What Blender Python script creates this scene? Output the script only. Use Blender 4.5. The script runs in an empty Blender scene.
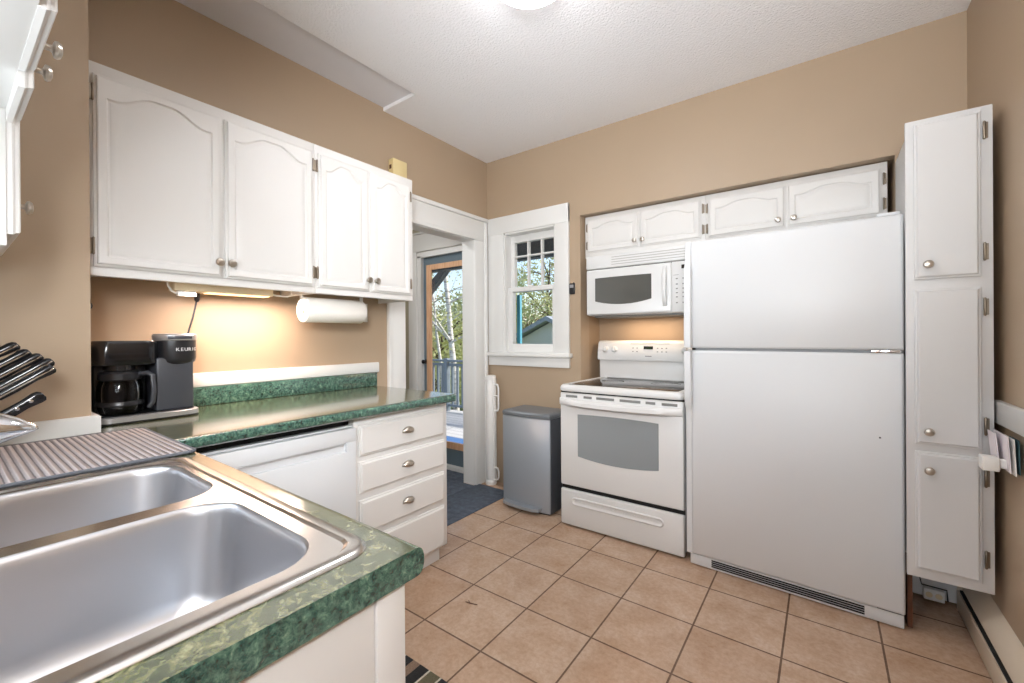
import bpy, bmesh, math, random
from mathutils import Vector, Matrix

random.seed(7)
C = bpy.context.scene.collection
sc = bpy.context.scene
PI = math.pi


def S(r, g, b):
    f = lambda c: (c / 255 / 12.92) if c / 255 <= 0.04045 else ((c / 255 + 0.055) / 1.055) ** 2.4
    return (f(r), f(g), f(b), 1.0)


# ------------------------------------------------------------------ camera
F_PX, YAW, PITCH, ROLL = 424.8, 0.63294, -0.0012, -0.00644
cam_d = bpy.data.cameras.new('camera')
cam_d.sensor_width = 36
cam_d.lens = F_PX * 36 / 1024
cam_d.shift_y = -4.8 / 1024
cam_d.clip_start = 0.02
cam = bpy.data.objects.new('camera', cam_d)
C.objects.link(cam)
fw = Vector((-math.sin(YAW) * math.cos(PITCH), math.cos(YAW) * math.cos(PITCH), math.sin(PITCH)))
rt = Vector((math.cos(YAW), math.sin(YAW), 0))
up = rt.cross(fw)
r2 = math.cos(ROLL) * rt + math.sin(ROLL) * up
u2 = r2.cross(fw)
CZ = 1.22
cam.matrix_world = Matrix(((r2.x, u2.x, -fw.x, 0), (r2.y, u2.y, -fw.y, 0), (r2.z, u2.z, -fw.z, CZ), (0, 0, 0, 1)))
sc.camera = cam

# ------------------------------------------------------------------ light
sc.view_settings.view_transform = 'Standard'
sc.view_settings.look = 'None'
sc.view_settings.exposure = 0.12
sc.view_settings.gamma = 1.0
sc.view_settings.use_curve_mapping = False
sc.cycles.use_denoising = True
sc.cycles.max_bounces = 8
sc.cycles.diffuse_bounces = 5
sc.cycles.glossy_bounces = 4
sc.cycles.transparent_max_bounces = 12
sc.cycles.sample_clamp_indirect = 6
sc.cycles.caustics_reflective = False
sc.cycles.caustics_refractive = False

W = bpy.data.worlds.new('sky')
sc.world = W
W.use_nodes = True
nt = W.node_tree
bgn = nt.nodes['Background']
sky = nt.nodes.new('ShaderNodeTexSky')
sky.sky_type = 'NISHITA'
sky.sun_disc = False
sky.sun_elevation = math.radians(42)
sky.sun_rotation = math.radians(40)
sky.air_density = 1.0
sky.dust_density = 1.5
nt.links.new(sky.outputs[0], bgn.inputs[0])
bgn.inputs[1].default_value = 0.27


def lamp(name, kind, loc, power, color=(1, 1, 1), aim=None, **kw):
    d = bpy.data.lights.new(name, kind)
    d.energy = power
    d.color = color
    for k, v in kw.items():
        setattr(d, k, v)
    o = bpy.data.objects.new(name, d)
    C.objects.link(o)
    o.location = loc
    if aim is not None and aim != 'down':
        o.rotation_euler = (Vector(aim) - Vector(loc)).to_track_quat('-Z', 'Y').to_euler()
    return o


lamp('sun', 'SUN', (0, 0, 5), 5.0, (1, .95, .88), aim=(-.55, -.6, 5 - .62), angle=.01)
lamp('hall_end_fill', 'AREA', (.04, -2.95, 1.5), 16, (.92, .96, 1), aim=(-.25, 0, 1.9), shape='RECTANGLE', size=.9, size_y=1.7)  # added soft fill from behind the camera, no known window there
lamp('sink_window_daylight', 'AREA', (-.98, -.42, 1.36), 14, (.84, .93, 1), aim=(-.98, 1, 1.4), shape='RECTANGLE', size=.95, size_y=.55)
lamp('ceiling_lamp_light', 'AREA', (-.93, 1.40, 2.58), 6, (.97, .98, 1), aim=(-.93, 1.4, 0), shape='DISK', size=.3)
lamp('ceiling_bounce_fill', 'AREA', (.1, -.5, 1.70), 50, (.93, .965, 1), aim=(-.9, .7, 2.7), shape='DISK', size=.8, spread=math.radians(130))  # added unseen fill, stands in for flash bounced off the ceiling
lamp('flash_fill', 'AREA', (.40, -.45, 1.95), 12, (.95, .97, 1), aim=(-1.9, .75, 1.15), shape='DISK', size=.45, spread=math.radians(95))  # added fill beside the camera, acts as a flash towards the left wall
lamp('mudroom_fill', 'AREA', (-3.0, 1.9, 2.45), 9, (.97, .98, 1), aim=(-2.9, 2.1, 0), shape='DISK', size=.4)  # added unseen fill to brighten the mudroom and its casing

# ------------------------------------------------------------------ materials
MATS = {}


def mat(name, col, rough=.5, metal=0.0, coat=0.0, emit=None, emit_s=0, spec=None):
    m = bpy.data.materials.new(name)
    m.use_nodes = True
    p = m.node_tree.nodes['Principled BSDF']
    p.inputs['Base Color'].default_value = col
    p.inputs['Roughness'].default_value = rough
    p.inputs['Metallic'].default_value = metal
    if coat:
        p.inputs['Coat Weight'].default_value = coat
        p.inputs['Coat Roughness'].default_value = .08
    if spec is not None:
        p.inputs['Specular IOR Level'].default_value = spec
    if emit:
        p.inputs['Emission Color'].default_value = emit
        p.inputs['Emission Strength'].default_value = emit_s
    MATS[name] = m
    return m


def P(m):
    return m.node_tree.nodes['Principled BSDF']


def coords(m, scale=(1, 1, 1), loc=(0, 0, 0), kind='Object'):
    n = m.node_tree.nodes
    tc = n.new('ShaderNodeTexCoord')
    mp = n.new('ShaderNodeMapping')
    mp.inputs['Scale'].default_value = scale
    mp.inputs['Location'].default_value = loc
    m.node_tree.links.new(tc.outputs[kind], mp.inputs[0])
    return mp.outputs[0]


def noise(m, vec, scale, detail=4, rough=.5, dist=0):
    t = m.node_tree.nodes.new('ShaderNodeTexNoise')
    t.inputs['Scale'].default_value = scale
    t.inputs['Detail'].default_value = detail
    t.inputs['Roughness'].default_value = rough
    t.inputs['Distortion'].default_value = dist
    m.node_tree.links.new(vec, t.inputs['Vector'])
    return t.outputs['Fac']


def ramp(m, fac, stops):
    r = m.node_tree.nodes.new('ShaderNodeValToRGB')
    e = r.color_ramp.elements
    while len(e) < len(stops):
        e.new(.5)
    for k, (p, c) in enumerate(stops):
        e[k].position = p
        e[k].color = c
    m.node_tree.links.new(fac, r.inputs[0])
    return r.outputs[0]


def bump(m, h, strength=.2, dist=.002):
    b = m.node_tree.nodes.new('ShaderNodeBump')
    b.inputs['Strength'].default_value = strength
    b.inputs['Distance'].default_value = dist
    m.node_tree.links.new(h, b.inputs['Height'])
    m.node_tree.links.new(b.outputs[0], P(m).inputs['Normal'])


def mixc(m, fac, a, b, mode='MIX'):
    x = m.node_tree.nodes.new('ShaderNodeMix')
    x.data_type = 'RGBA'
    x.blend_type = mode
    for sock, v in ((x.inputs[0], fac), (x.inputs[6], a), (x.inputs[7], b)):
        if hasattr(v, 'is_output'):
            m.node_tree.links.new(v, sock)
        else:
            sock.default_value = v
    return x.outputs[2]


def base(m, col):
    m.node_tree.links.new(col, P(m).inputs['Base Color'])


def painted(name, col, rough, bs=.05, scale=60, var=.03):
    m = mat(name, col, rough)
    v = coords(m)
    f = noise(m, v, 2.2, 3)
    d = tuple(c * (1 - var * 2) for c in col[:3]) + (1,)
    base(m, ramp(m, f, [(.3, d), (.7, col)]))
    bump(m, noise(m, v, scale, 3), bs, .002)
    return m


M_wall = painted('tan_wall_paint', S(173, 152, 128), .45, .06, 40, .015)
M_mud = painted('mudroom_paint', S(176, 168, 146), .6)
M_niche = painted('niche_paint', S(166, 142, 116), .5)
M_trim = painted('white_trim_paint', S(226, 225, 222), .3, .03, 30, .01)
M_cab = painted('white_cabinet_paint', S(221, 219, 216), .45, .06, 45, .012)
M_cabgrey = painted('cool_white_cabinet_paint', S(212, 212, 212), .45, .05, 45, .012)
M_appl = painted('white_enamel', S(216, 218, 220), .42, .03, 300, .005)
M_applw = painted('white_range_enamel', S(220, 220, 219), .28, .01, 300, .005)
M_ceil = mat('popcorn_ceiling', S(244, 244, 246), .9)
_v = coords(M_ceil)
bump(M_ceil, noise(M_ceil, _v, 85, 3, .6), .75, .009)
M_ceils = painted('smooth_ceiling_paint', S(226, 226, 230), .8, .02)
M_lam = mat('green_marble_laminate', S(30, 80, 68), .16)
_v = coords(M_lam)
_f = noise(M_lam, _v, 46, 9, .74, .5)
_c1 = ramp(M_lam, _f, [(.40, S(16, 48, 46)), (.50, S(34, 78, 72)), (.58, S(80, 122, 104)), (.70, S(172, 194, 168))])
_f2 = noise(M_lam, _v, 120, 6, .75, .4)
_c2 = ramp(M_lam, _f2, [(.42, S(18, 52, 48)), (.64, S(124, 156, 134))])
base(M_lam, mixc(M_lam, .4, _c1, _c2))
P(M_lam).inputs['Coat Weight'].default_value = 1.0
P(M_lam).inputs['Coat Roughness'].default_value = .12
P(M_lam).inputs['Coat IOR'].default_value = 1.6
M_lamtop = mat('olive_laminate_warm_sheen', S(70, 86, 60), .18)  # olive top tone, with warm wall reflection put into its colour
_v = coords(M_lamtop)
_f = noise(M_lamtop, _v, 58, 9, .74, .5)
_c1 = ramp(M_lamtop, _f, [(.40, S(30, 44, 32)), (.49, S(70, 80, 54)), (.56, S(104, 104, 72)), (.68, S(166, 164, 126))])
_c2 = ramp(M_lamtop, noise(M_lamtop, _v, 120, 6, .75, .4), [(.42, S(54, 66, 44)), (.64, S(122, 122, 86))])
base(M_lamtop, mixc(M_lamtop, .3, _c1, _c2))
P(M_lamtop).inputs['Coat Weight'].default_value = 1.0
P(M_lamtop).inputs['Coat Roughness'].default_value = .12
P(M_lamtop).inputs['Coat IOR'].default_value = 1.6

M_steel = mat('brushed_stainless', S(206, 203, 200), .22, 1.0)
M_bowl = mat('satin_stainless_bowl', S(196, 197, 201), .33, 1.0)
M_nickel = mat('brushed_nickel', S(190, 182, 172), .28, 1.0)
M_brass = mat('aged_hinge_metal', S(138, 126, 112), .38, 1.0)
M_chrome = mat('chrome', S(225, 225, 228), .1, 1.0)
M_can = mat('grey_steel_can', S(164, 170, 177), .36, .45)
M_canlid = mat('grey_lid', S(120, 124, 128), .42, .3)
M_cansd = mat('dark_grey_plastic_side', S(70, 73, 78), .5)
M_black = mat('black_plastic', S(30, 30, 33), .3)
M_blackg = mat('gloss_black_plastic', S(20, 20, 23), .15)
M_graphite = mat('graphite_plastic', S(62, 64, 70), .36)
M_dark = mat('dark_gap', S(18, 17, 16), .8)
M_silver = mat('silver_plastic', S(188, 188, 190), .28, .7)
M_glassblk = mat('black_ceramic_glass', S(40, 38, 38), .06)
M_ovenglass = mat('oven_window_glass', S(138, 143, 146), .08)
M_mwglass = mat('microwave_window_glass', S(84, 84, 80), .12)
M_paper = mat('paper_towel', S(244, 240, 234), .95)
bump(M_paper, noise(M_paper, coords(M_paper), 120, 2), .4, .003)
M_card = mat('cardboard', S(190, 160, 125), .9)
M_cream = mat('cream_plastic', S(232, 216, 182), .45)
M_ivory = mat('ivory_plastic', S(222, 202, 150), .5)
M_white = mat('white_plastic', S(236, 234, 230), .4)
M_env1 = mat('pink_white_paper', S(232, 224, 228), .85)
M_env2 = mat('white_paper', S(236, 234, 230), .85)
M_env3 = mat('dark_teal_card', S(52, 84, 92), .6)
M_env4 = mat('olive_card', S(112, 104, 80), .6)
M_wood = mat('light_knife_block_wood', S(214, 170, 118), .45)
_v = coords(M_wood, (6, 6, 60))
base(M_wood, ramp(M_wood, noise(M_wood, _v, 3, 3), [(.3, S(196, 148, 98)), (.7, S(222, 182, 132))]))
M_brown = mat('bare_brown_wood', S(92, 54, 32), .6)
M_orange = mat('honey_wood_trim', S(214, 166, 128), .5)
_v = coords(M_orange, (20, 20, 2))
base(M_orange, ramp(M_orange, noise(M_orange, _v, 4, 3), [(.3, S(206, 156, 118)), (.7, S(226, 184, 148))]))
M_slate = mat('slate_blue_paint', S(98, 114, 124), .45)
M_porch = mat('porch_dark_paint', S(70, 80, 90), .6)
M_soffit = mat('porch_soffit_boards', S(150, 154, 158), .7)
M_teal = mat('teal_paint', S(60, 150, 175), .5)
M_bluemat = mat('blue_mat', S(74, 116, 168), .8)
M_heater = mat('cream_heater_enamel', S(216, 202, 182), .4)
M_dotted = mat('panel_key_grey', S(120, 120, 118), .5)
M_green = mat('green_display', S(20, 28, 14), .2, emit=S(110, 190, 60), emit_s=.12)
M_dome = mat('lit_lamp_dome', S(255, 252, 246), .4, emit=S(250, 250, 255), emit_s=16.0)
M_diff = mat('warm_lit_diffuser', S(255, 240, 214), .4, emit=S(255, 206, 150), emit_s=2.0)

# clear glass: see-through with a thin Fresnel reflection
def glass(name, tint=(1, 1, 1, 1), refl=.06):
    m = bpy.data.materials.new(name)
    m.use_nodes = True
    n = m.node_tree.nodes
    L = m.node_tree.links
    n.clear()
    out = n.new('ShaderNodeOutputMaterial')
    tr = n.new('ShaderNodeBsdfTransparent')
    tr.inputs[0].default_value = tint
    gl = n.new('ShaderNodeBsdfGlossy')
    gl.inputs['Roughness'].default_value = .03
    fr = n.new('ShaderNodeFresnel')
    fr.inputs['IOR'].default_value = 1.3
    mx = n.new('ShaderNodeMixShader')
    L.new(fr.outputs[0], mx.inputs[0])
    L.new(tr.outputs[0], mx.inputs[1])
    L.new(gl.outputs[0], mx.inputs[2])
    L.new(mx.outputs[0], out.inputs[0])
    return m


M_glass = glass('window_glass')
M_cglass = glass('carafe_glass', (.72, .72, .74, 1))

# ceramic floor tiles
TILE, TX, TY = .3185, -1.078, 1.249
M_tile = mat('beige_ceramic_tile', S(200, 165, 135), .26)
_v = coords(M_tile, (1, 1, 1), (-TX + 10 * .3147, -TY + 10 * TILE, 0))
br = M_tile.node_tree.nodes.new('ShaderNodeTexBrick')
br.offset = 0
br.squash = 1
br.inputs['Scale'].default_value = 1
br.inputs['Brick Width'].default_value = .3147
br.inputs['Row Height'].default_value = TILE
br.inputs['Mortar Size'].default_value = .0042
br.inputs['Mortar Smooth'].default_value = .25
br.inputs['Bias'].default_value = 0
br.inputs['Color1'].default_value = S(201, 178, 158)
br.inputs['Color2'].default_value = S(192, 166, 144)
br.inputs['Mortar'].default_value = S(112, 90, 74)
M_tile.node_tree.links.new(_v, br.inputs['Vector'])
_o = coords(M_tile)
_n = noise(M_tile, _o, 7, 7, .62, .6)
_m = ramp(M_tile, _n, [(.30, S(224, 208, 192)), (.52, S(244, 237, 230)), (.72, S(255, 255, 255))])
_m2 = ramp(M_tile, noise(M_tile, _o, 55, 5, .7), [(.35, S(214, 200, 188)), (.6, S(255, 255, 255))])
base(M_tile, mixc(M_tile, .5, mixc(M_tile, .9, br.outputs['Color'], _m, 'MULTIPLY'), _m2, 'MULTIPLY'))
_inv = M_tile.node_tree.nodes.new('ShaderNodeMath')
_inv.operation = 'SUBTRACT'
_inv.inputs[0].default_value = 1
M_tile.node_tree.links.new(br.outputs['Fac'], _inv.inputs[1])
_add = M_tile.node_tree.nodes.new('ShaderNodeMath')
_add.operation = 'MULTIPLY_ADD'
_add.inputs[1].default_value = .25
M_tile.node_tree.links.new(noise(M_tile, _o, 14, 5), _add.inputs[0])
M_tile.node_tree.links.new(_inv.outputs[0], _add.inputs[2])
bump(M_tile, _add.outputs[0], .35, .004)

M_vinyl = mat('slate_blue_floor_mat', S(70, 80, 94), .75)
_v = coords(M_vinyl)
base(M_vinyl, ramp(M_vinyl, noise(M_vinyl, _v, 22, 7, .7), [(.3, S(52, 60, 72)), (.7, S(98, 108, 122))]))
bump(M_vinyl, noise(M_vinyl, _v, 160, 3), .4, .003)

# drying mat: grey fleece in quilted ribs across x
M_dry = mat('grey_ribbed_fleece', S(120, 112, 112), .95)
_v = coords(M_dry)
_w = M_dry.node_tree.nodes.new('ShaderNodeTexWave')
_w.wave_type = 'BANDS'
_w.bands_direction = 'Y'
_w.wave_profile = 'SIN'
_w.inputs['Scale'].default_value = 2 * PI / 20 / .0145
_w.inputs['Distortion'].default_value = .35
_w.inputs['Detail'].default_value = 1
_w.inputs['Detail Scale'].default_value = 4
M_dry.node_tree.links.new(_v, _w.inputs['Vector'])
base(M_dry, ramp(M_dry, _w.outputs['Fac'], [(.0, S(84, 80, 82)), (.16, S(160, 151, 151)), (.9, S(176, 167, 166))]))
bump(M_dry, _w.outputs['Fac'], 1.0, .006)

# striped rug
M_rug = mat('striped_rug_weave', S(80, 72, 60), .95)
_v = coords(M_rug)
_sx = M_rug.node_tree.nodes.new('ShaderNodeSeparateXYZ')
M_rug.node_tree.links.new(_v, _sx.inputs[0])
_k = M_rug.node_tree.nodes.new('ShaderNodeMath')
_k.operation = 'MULTIPLY_ADD'
_k.inputs[1].default_value = 1 / .19
_k.inputs[2].default_value = 20.35
M_rug.node_tree.links.new(_sx.outputs[0], _k.inputs[0])
_fr = M_rug.node_tree.nodes.new('ShaderNodeMath')
_fr.operation = 'FRACT'
M_rug.node_tree.links.new(_k.outputs[0], _fr.inputs[0])
_st = ramp(M_rug, _fr.outputs[0], [(0, S(36, 36, 36)), (.24, S(214, 206, 190)), (.28, S(106, 98, 74)), (.54, S(214, 206, 190)), (.58, S(34, 36, 40)), (.80, S(150, 124, 104))])
[n for n in M_rug.node_tree.nodes if n.type == 'VALTORGB'][-1].color_ramp.interpolation = 'CONSTANT'
base(M_rug, mixc(M_rug, .5, _st, ramp(M_rug, noise(M_rug, _v, 300, 2), [(.3, (.25, .25, .25, 1)), (.7, (1, 1, 1, 1))]), 'MULTIPLY'))
bump(M_rug, noise(M_rug, _v, 260, 2), .8, .004)

M_deck = mat('grey_deck_boards', S(206, 204, 200), .7)
_v = coords(M_deck, (1, 1, 1), (0, 0, 0))
_b = M_deck.node_tree.nodes.new('ShaderNodeTexBrick')
_b.inputs['Scale'].default_value = 1
_b.inputs['Brick Width'].default_value = 3
_b.inputs['Row Height'].default_value = .14
_b.inputs['Mortar Size'].default_value = .004
_b.inputs['Color1'].default_value = S(214, 212, 208)
_b.inputs['Color2'].default_value = S(196, 195, 192)
_b.inputs['Mortar'].default_value = S(70, 70, 72)
M_deck.node_tree.links.new(_v, _b.inputs['Vector'])
base(M_deck, _b.outputs['Color'])
M_rail = mat('slate_grey_railing_paint', S(118, 130, 140), .5)
M_bark = mat('birch_bark', S(225, 222, 214), .8)
_v = coords(M_bark, (3, 3, 14))
base(M_bark, ramp(M_bark, noise(M_bark, _v, 2.2, 5, .7), [(.36, S(60, 54, 50)), (.45, S(205, 200, 190)), (.7, S(236, 234, 228))]))
M_bark2 = mat('brown_bark', S(96, 82, 68), .9)
M_leafs = []
for nm, c in (('yellow_green_leaf', (204, 204, 138)), ('spring_green_leaf', (176, 184, 128)), ('olive_leaf', (186, 178, 128)), ('rusty_leaf', (196, 170, 128))):
    m = mat(nm, S(*c), .7)
    P(m).inputs['Subsurface Weight'].default_value = 0
    M_leafs.append(m)
M_grass = mat('lawn', S(110, 128, 78), .9)
M_shingle = mat('grey_shingles', S(150, 158, 168), .85)
base(M_shingle, ramp(M_shingle, noise(M_shingle, coords(M_shingle), 6, 6, .7), [(.3, S(120, 128, 138)), (.7, S(178, 186, 196))]))
M_siding = mat('pale_siding', S(206, 208, 206), .7)
M_sidingd = mat('dark_siding', S(98, 98, 96), .7)


# ------------------------------------------------------------------ mesh helpers
class B:
    def __init__(self, M=None):
        self.bm = bmesh.new()
        self.M = M

    def quad(self, *pts):
        return self.bm.faces.new([self.bm.verts.new(p) for p in pts])

    def box(self, x0, x1, y0, y1, z0, z1, bev=0, seg=2):
        bm = self.bm
        v = [bm.verts.new((x, y, z)) for x in (x0, x1) for y in (y0, y1) for z in (z0, z1)]
        fs = [bm.faces.new([v[i] for i in f]) for f in ((0, 1, 3, 2), (4, 6, 7, 5), (0, 4, 5, 1), (2, 3, 7, 6), (0, 2, 6, 4), (1, 5, 7, 3))]
        if bev:
            bmesh.ops.bevel(bm, geom=list({e for f in fs for e in f.edges}), offset=bev, segments=seg, affect='EDGES', profile=.5)
        return self

    def loft(self, rings, cap0=True, cap1=True, closed=True):
        bm = self.bm
        R = [[bm.verts.new(p) for p in r] for r in rings]
        n = len(R[0])
        for a, b in zip(R, R[1:]):
            for i in range(n if closed else n - 1):
                j = (i + 1) % n
                try:
                    bm.faces.new((a[i], a[j], b[j], b[i]))
                except ValueError:
                    pass
        if cap0 and len(R[0]) > 2:
            bm.faces.new(R[0][::-1])
        if cap1 and len(R[0]) > 2:
            bm.faces.new(R[-1])
        return self

    def prism(self, pts, d0, d1, axis='z'):
        """polygon pts (2D) extruded between d0 and d1 along axis"""
        if axis == 'z':
            f = lambda p, d: (p[0], p[1], d)
        elif axis == 'y':
            f = lambda p, d: (p[0], d, p[1])
        else:
            f = lambda p, d: (d, p[0], p[1])
        return self.loft([[f(p, d0) for p in pts], [f(p, d1) for p in pts]])

    def tube(self, path, r, n=10, caps=True):
        path = [Vector(p) for p in path]
        rs = r if isinstance(r, (list, tuple)) else [r] * len(path)
        rings = []
        ref = None
        for i, p in enumerate(path):
            t = (path[min(i + 1, len(path) - 1)] - path[max(i - 1, 0)]).normalized()
            if ref is None:
                ref = t.orthogonal().normalized()
            ref = (ref - t * ref.dot(t)).normalized()
            b = t.cross(ref)
            rings.append([p + (ref * math.cos(2 * PI * k / n) + b * math.sin(2 * PI * k / n)) * rs[i] for k in range(n)])
        return self.loft(rings, caps, caps)

    def lathe(self, prof, o, axis=(0, 0, 1), n=24, cap0=True, cap1=True):
        a = Vector(axis).normalized()
        u = a.orthogonal().normalized()
        w = a.cross(u)
        o = Vector(o)
        return self.loft([[o + a * h + (u * math.cos(2 * PI * k / n) + w * math.sin(2 * PI * k / n)) * max(r, 1e-5) for k in range(n)] for r, h in prof], cap0, cap1)

    def build(self, name, m, parent=None, smooth=38):
        bm = self.bm
        if self.M is not None:
            bm.transform(self.M)
        root = parent
        off = Vector((0, 0, 0))
        while root is not None:
            off += Vector(root.location)
            root = root.parent
        if off.length:
            bmesh.ops.translate(bm, verts=bm.verts[:], vec=-off)
        bmesh.ops.recalc_face_normals(bm, faces=bm.faces[:])
        me = bpy.data.meshes.new(name)
        bm.to_mesh(me)
        bm.free()
        ms = m if isinstance(m, (list, tuple)) else [m]
        for k in ms:
            me.materials.append(k)
        for p in me.polygons:
            p.use_smooth = True
        me.set_sharp_from_angle(angle=math.radians(smooth))
        o = bpy.data.objects.new(name, me)
        C.objects.link(o)
        if parent is not None:
            o.parent = parent
        return o


def thing(name, label, cat, loc=(0, 0, 0), group=None):
    o = bpy.data.objects.new(name, None)
    o.empty_display_size = .05
    C.objects.link(o)
    o.location = loc
    return tag(o, label, cat, group)


def tag(o, label, cat, group=None):
    o['label'] = label
    o['category'] = cat
    if group:
        o['group'] = group
    return o


def struct(o):
    o['kind'] = 'structure'
    return o


def frame(o, u, v, n):
    o, u, v, n = map(Vector, (o, u, v, n))
    return Matrix(((u.x, v.x, n.x, o.x), (u.y, v.y, n.y, o.y), (u.z, v.z, n.z, o.z), (0, 0, 0, 1)))


def FX(x, y, z):      # facing +x: u along +y
    return frame((x, y, z), (0, 1, 0), (0, 0, 1), (1, 0, 0))


def FYm(x, y, z):     # facing -y: u along +x
    return frame((x, y, z), (1, 0, 0), (0, 0, 1), (0, -1, 0))


def FYp(x, y, z):     # facing +y: u along -x
    return frame((x, y, z), (-1, 0, 0), (0, 0, 1), (0, 1, 0))


def rrect(x0, x1, y0, y1, r, n=6):
    out = []
    for cx, cy, a in ((x1 - r, y1 - r, 0), (x0 + r, y1 - r, PI / 2), (x0 + r, y0 + r, PI), (x1 - r, y0 + r, 1.5 * PI)):
        for k in range(n + 1):
            t = a + PI / 2 * k / n
            out.append((cx + r * math.cos(t), cy + r * math.sin(t)))
    return out


NT = 24


def arch_outline(w, h, mg, d, rise):
    """panel outline inset by d from margin mg with a cathedral top, 2D points, CCW from bottom left"""
    x0, x1, y0 = mg + d, w - mg - d, mg + d
    top = h - mg - d
    sh = top - rise
    pts = [(x0 + (x1 - x0) * k / NT, y0) for k in range(NT)]
    pts += [(x1, y0 + (sh - y0) * k / 4) for k in range(4)]

    def bumpf(t):
        t = abs(t)
        if t > .86:
            return 0
        s = 1 - t / .86
        s = min(1, s * 1.25)
        return s * s * (3 - 2 * s)
    for k in range(NT):
        t = 1 - 2 * k / NT
        pts.append((x1 + (x0 - x1) * k / NT, sh + rise * bumpf(t)))
    pts += [(x0, sh + (y0 - sh) * k / 4) for k in range(4)]
    return pts


def rect_outline(w, h, d):
    x0, x1, y0, y1 = d, w - d, d, h - d
    pts = [(x0 + (x1 - x0) * k / NT, y0) for k in range(NT)]
    pts += [(x1, y0 + (y1 - y0) * k / 4) for k in range(4)]
    pts += [(x1 + (x0 - x1) * k / NT, y1) for k in range(NT)]
    pts += [(x0, y1 + (y0 - y1) * k / 4) for k in range(4)]
    return pts


def panel_door(name, M, w, h, m, parent, rise=.05, mg=.042, t=.02):
    b = B(M)
    R = lambda pts, z: [(p[0], p[1], z) for p in pts]
    b.loft([R(rect_outline(w, h, 0), 0), R(rect_outline(w, h, 0), t * .45), R(rect_outline(w, h, .003), t * .55),
            R(rect_outline(w, h, .007), t * .6), R(rect_outline(w, h, .009), t * .92), R(rect_outline(w, h, .012), t),
            R(arch_outline(w, h, mg, 0, rise), t), R(arch_outline(w, h, mg, .002, rise), t - .003), R(arch_outline(w, h, mg, .005, rise), t - .006),
            R(arch_outline(w, h, mg, .009, rise), t - .006), R(arch_outline(w, h, mg, .014, rise), t - .0035), R(arch_outline(w, h, mg, .026, rise), t - .0008)], True, False)
    # fill the raised field
    bm = b.bm
    bm.verts.ensure_lookup_table()
    last = bm.verts[-(2 * NT + 8):]
    bm.faces.new(last)
    return b.build(name, m, parent, 25)


def slab_door(name, M, w, h, m, parent, t=.02, lip=.012):
    b = B(M)
    R = lambda d, z: [(d, d, z), (w - d, d, z), (w - d, h - d, z), (d, h - d, z)]
    b.loft([R(0, 0), R(0, t * .4), R(.002, t * .55), R(lip * .7, t * .62), R(lip, t * .9), R(lip + .003, t)])
    return b.build(name, m, parent, 25)


def knob(M, u, v, parent, n0=.02, s=1.0, m=None):
    b = B(M)
    b.lathe([(.009 * s, 0), (.0075 * s, .003), (.0055 * s, .012), (.007 * s, .016), (.0155 * s, .019), (.0165 * s, .023), (.013 * s, .028), (.006 * s, .030)], (u, v, n0), (0, 0, 1), 18)
    return b.build('knob', m or M_nickel, parent)


def hinge(M, u, v, parent, n0=.0, hh=.027, w=.008, m=None):
    b = B(M)
    b.box(u - w, u + w * .3, v - hh, v + hh, n0, n0 + .004, .001, 1)
    b.lathe([(.002, -hh - .004), (.0045, -hh), (.0045, hh), (.002, hh + .004)], (u + w * .3, v, n0 + .006), (0, 1, 0), 10)
    return b.build('hinge', m or M_brass, parent)


def text_mesh(s, size, M, name, m, parent, depth=.0006, align='LEFT', wide=1.0):
    cu = bpy.data.curves.new('tmp', 'FONT')
    cu.body = s
    cu.size = size
    cu.extrude = depth
    cu.align_x = align
    ob = bpy.data.objects.new('tmp', cu)
    C.objects.link(ob)
    bpy.context.view_layer.update()
    me = bpy.data.meshes.new_from_object(ob.evaluated_get(bpy.context.evaluated_depsgraph_get()))
    bpy.data.objects.remove(ob)
    b = B(M @ Matrix.Diagonal((wide, 1, 1, 1)))
    b.bm.from_mesh(me)
    bpy.data.meshes.remove(me)
    return b.build(name, m, parent)


# ------------------------------------------------------------------ the room
XL, YB, XR, ZC = -2.31, 2.80, .534, 2.695
YS = -.22            # sink wall
XK, YK = -1.95, .308  # chase in front of the left wall

b = B(); b.box(-3.7, 1.2, -3.2, 2.92, -.08, 0)
struct(b.build('floor', M_tile))

b = B()
b.box(-2.0, .7, -3.2, 2.9, ZC, ZC + .08); b.box(-2.45, -2.0, 1.745, 2.9, ZC, ZC + .08)
struct(b.build('ceiling', M_ceil))
b = B(); b.box(-2.45, -1.985, -.4, 1.76, ZC + .022, ZC + .08)
struct(b.build('ceiling_recess', M_ceils))

# left wall with the doorway
DY0, DY1, DZ = 1.90, 2.62, 2.01
b = B()
b.box(XL - .12, XL, YK - .6, DY0, 0, 2.8)
struct(b.build('wall_left', M_wall))
b = B(); b.box(XL - .12, XL, DY1, 3.0, 0, 2.8); struct(b.build('wall_left_end', M_wall))
b = B(); b.box(XL - .12, XL, DY0, DY1, DZ, 2.8); struct(b.build('wall_left_header', M_wall))
b = B(); b.box(XL, XK, YS - .2, YK, 0, 2.8); struct(b.build('wall_chase', M_wall))

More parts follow.
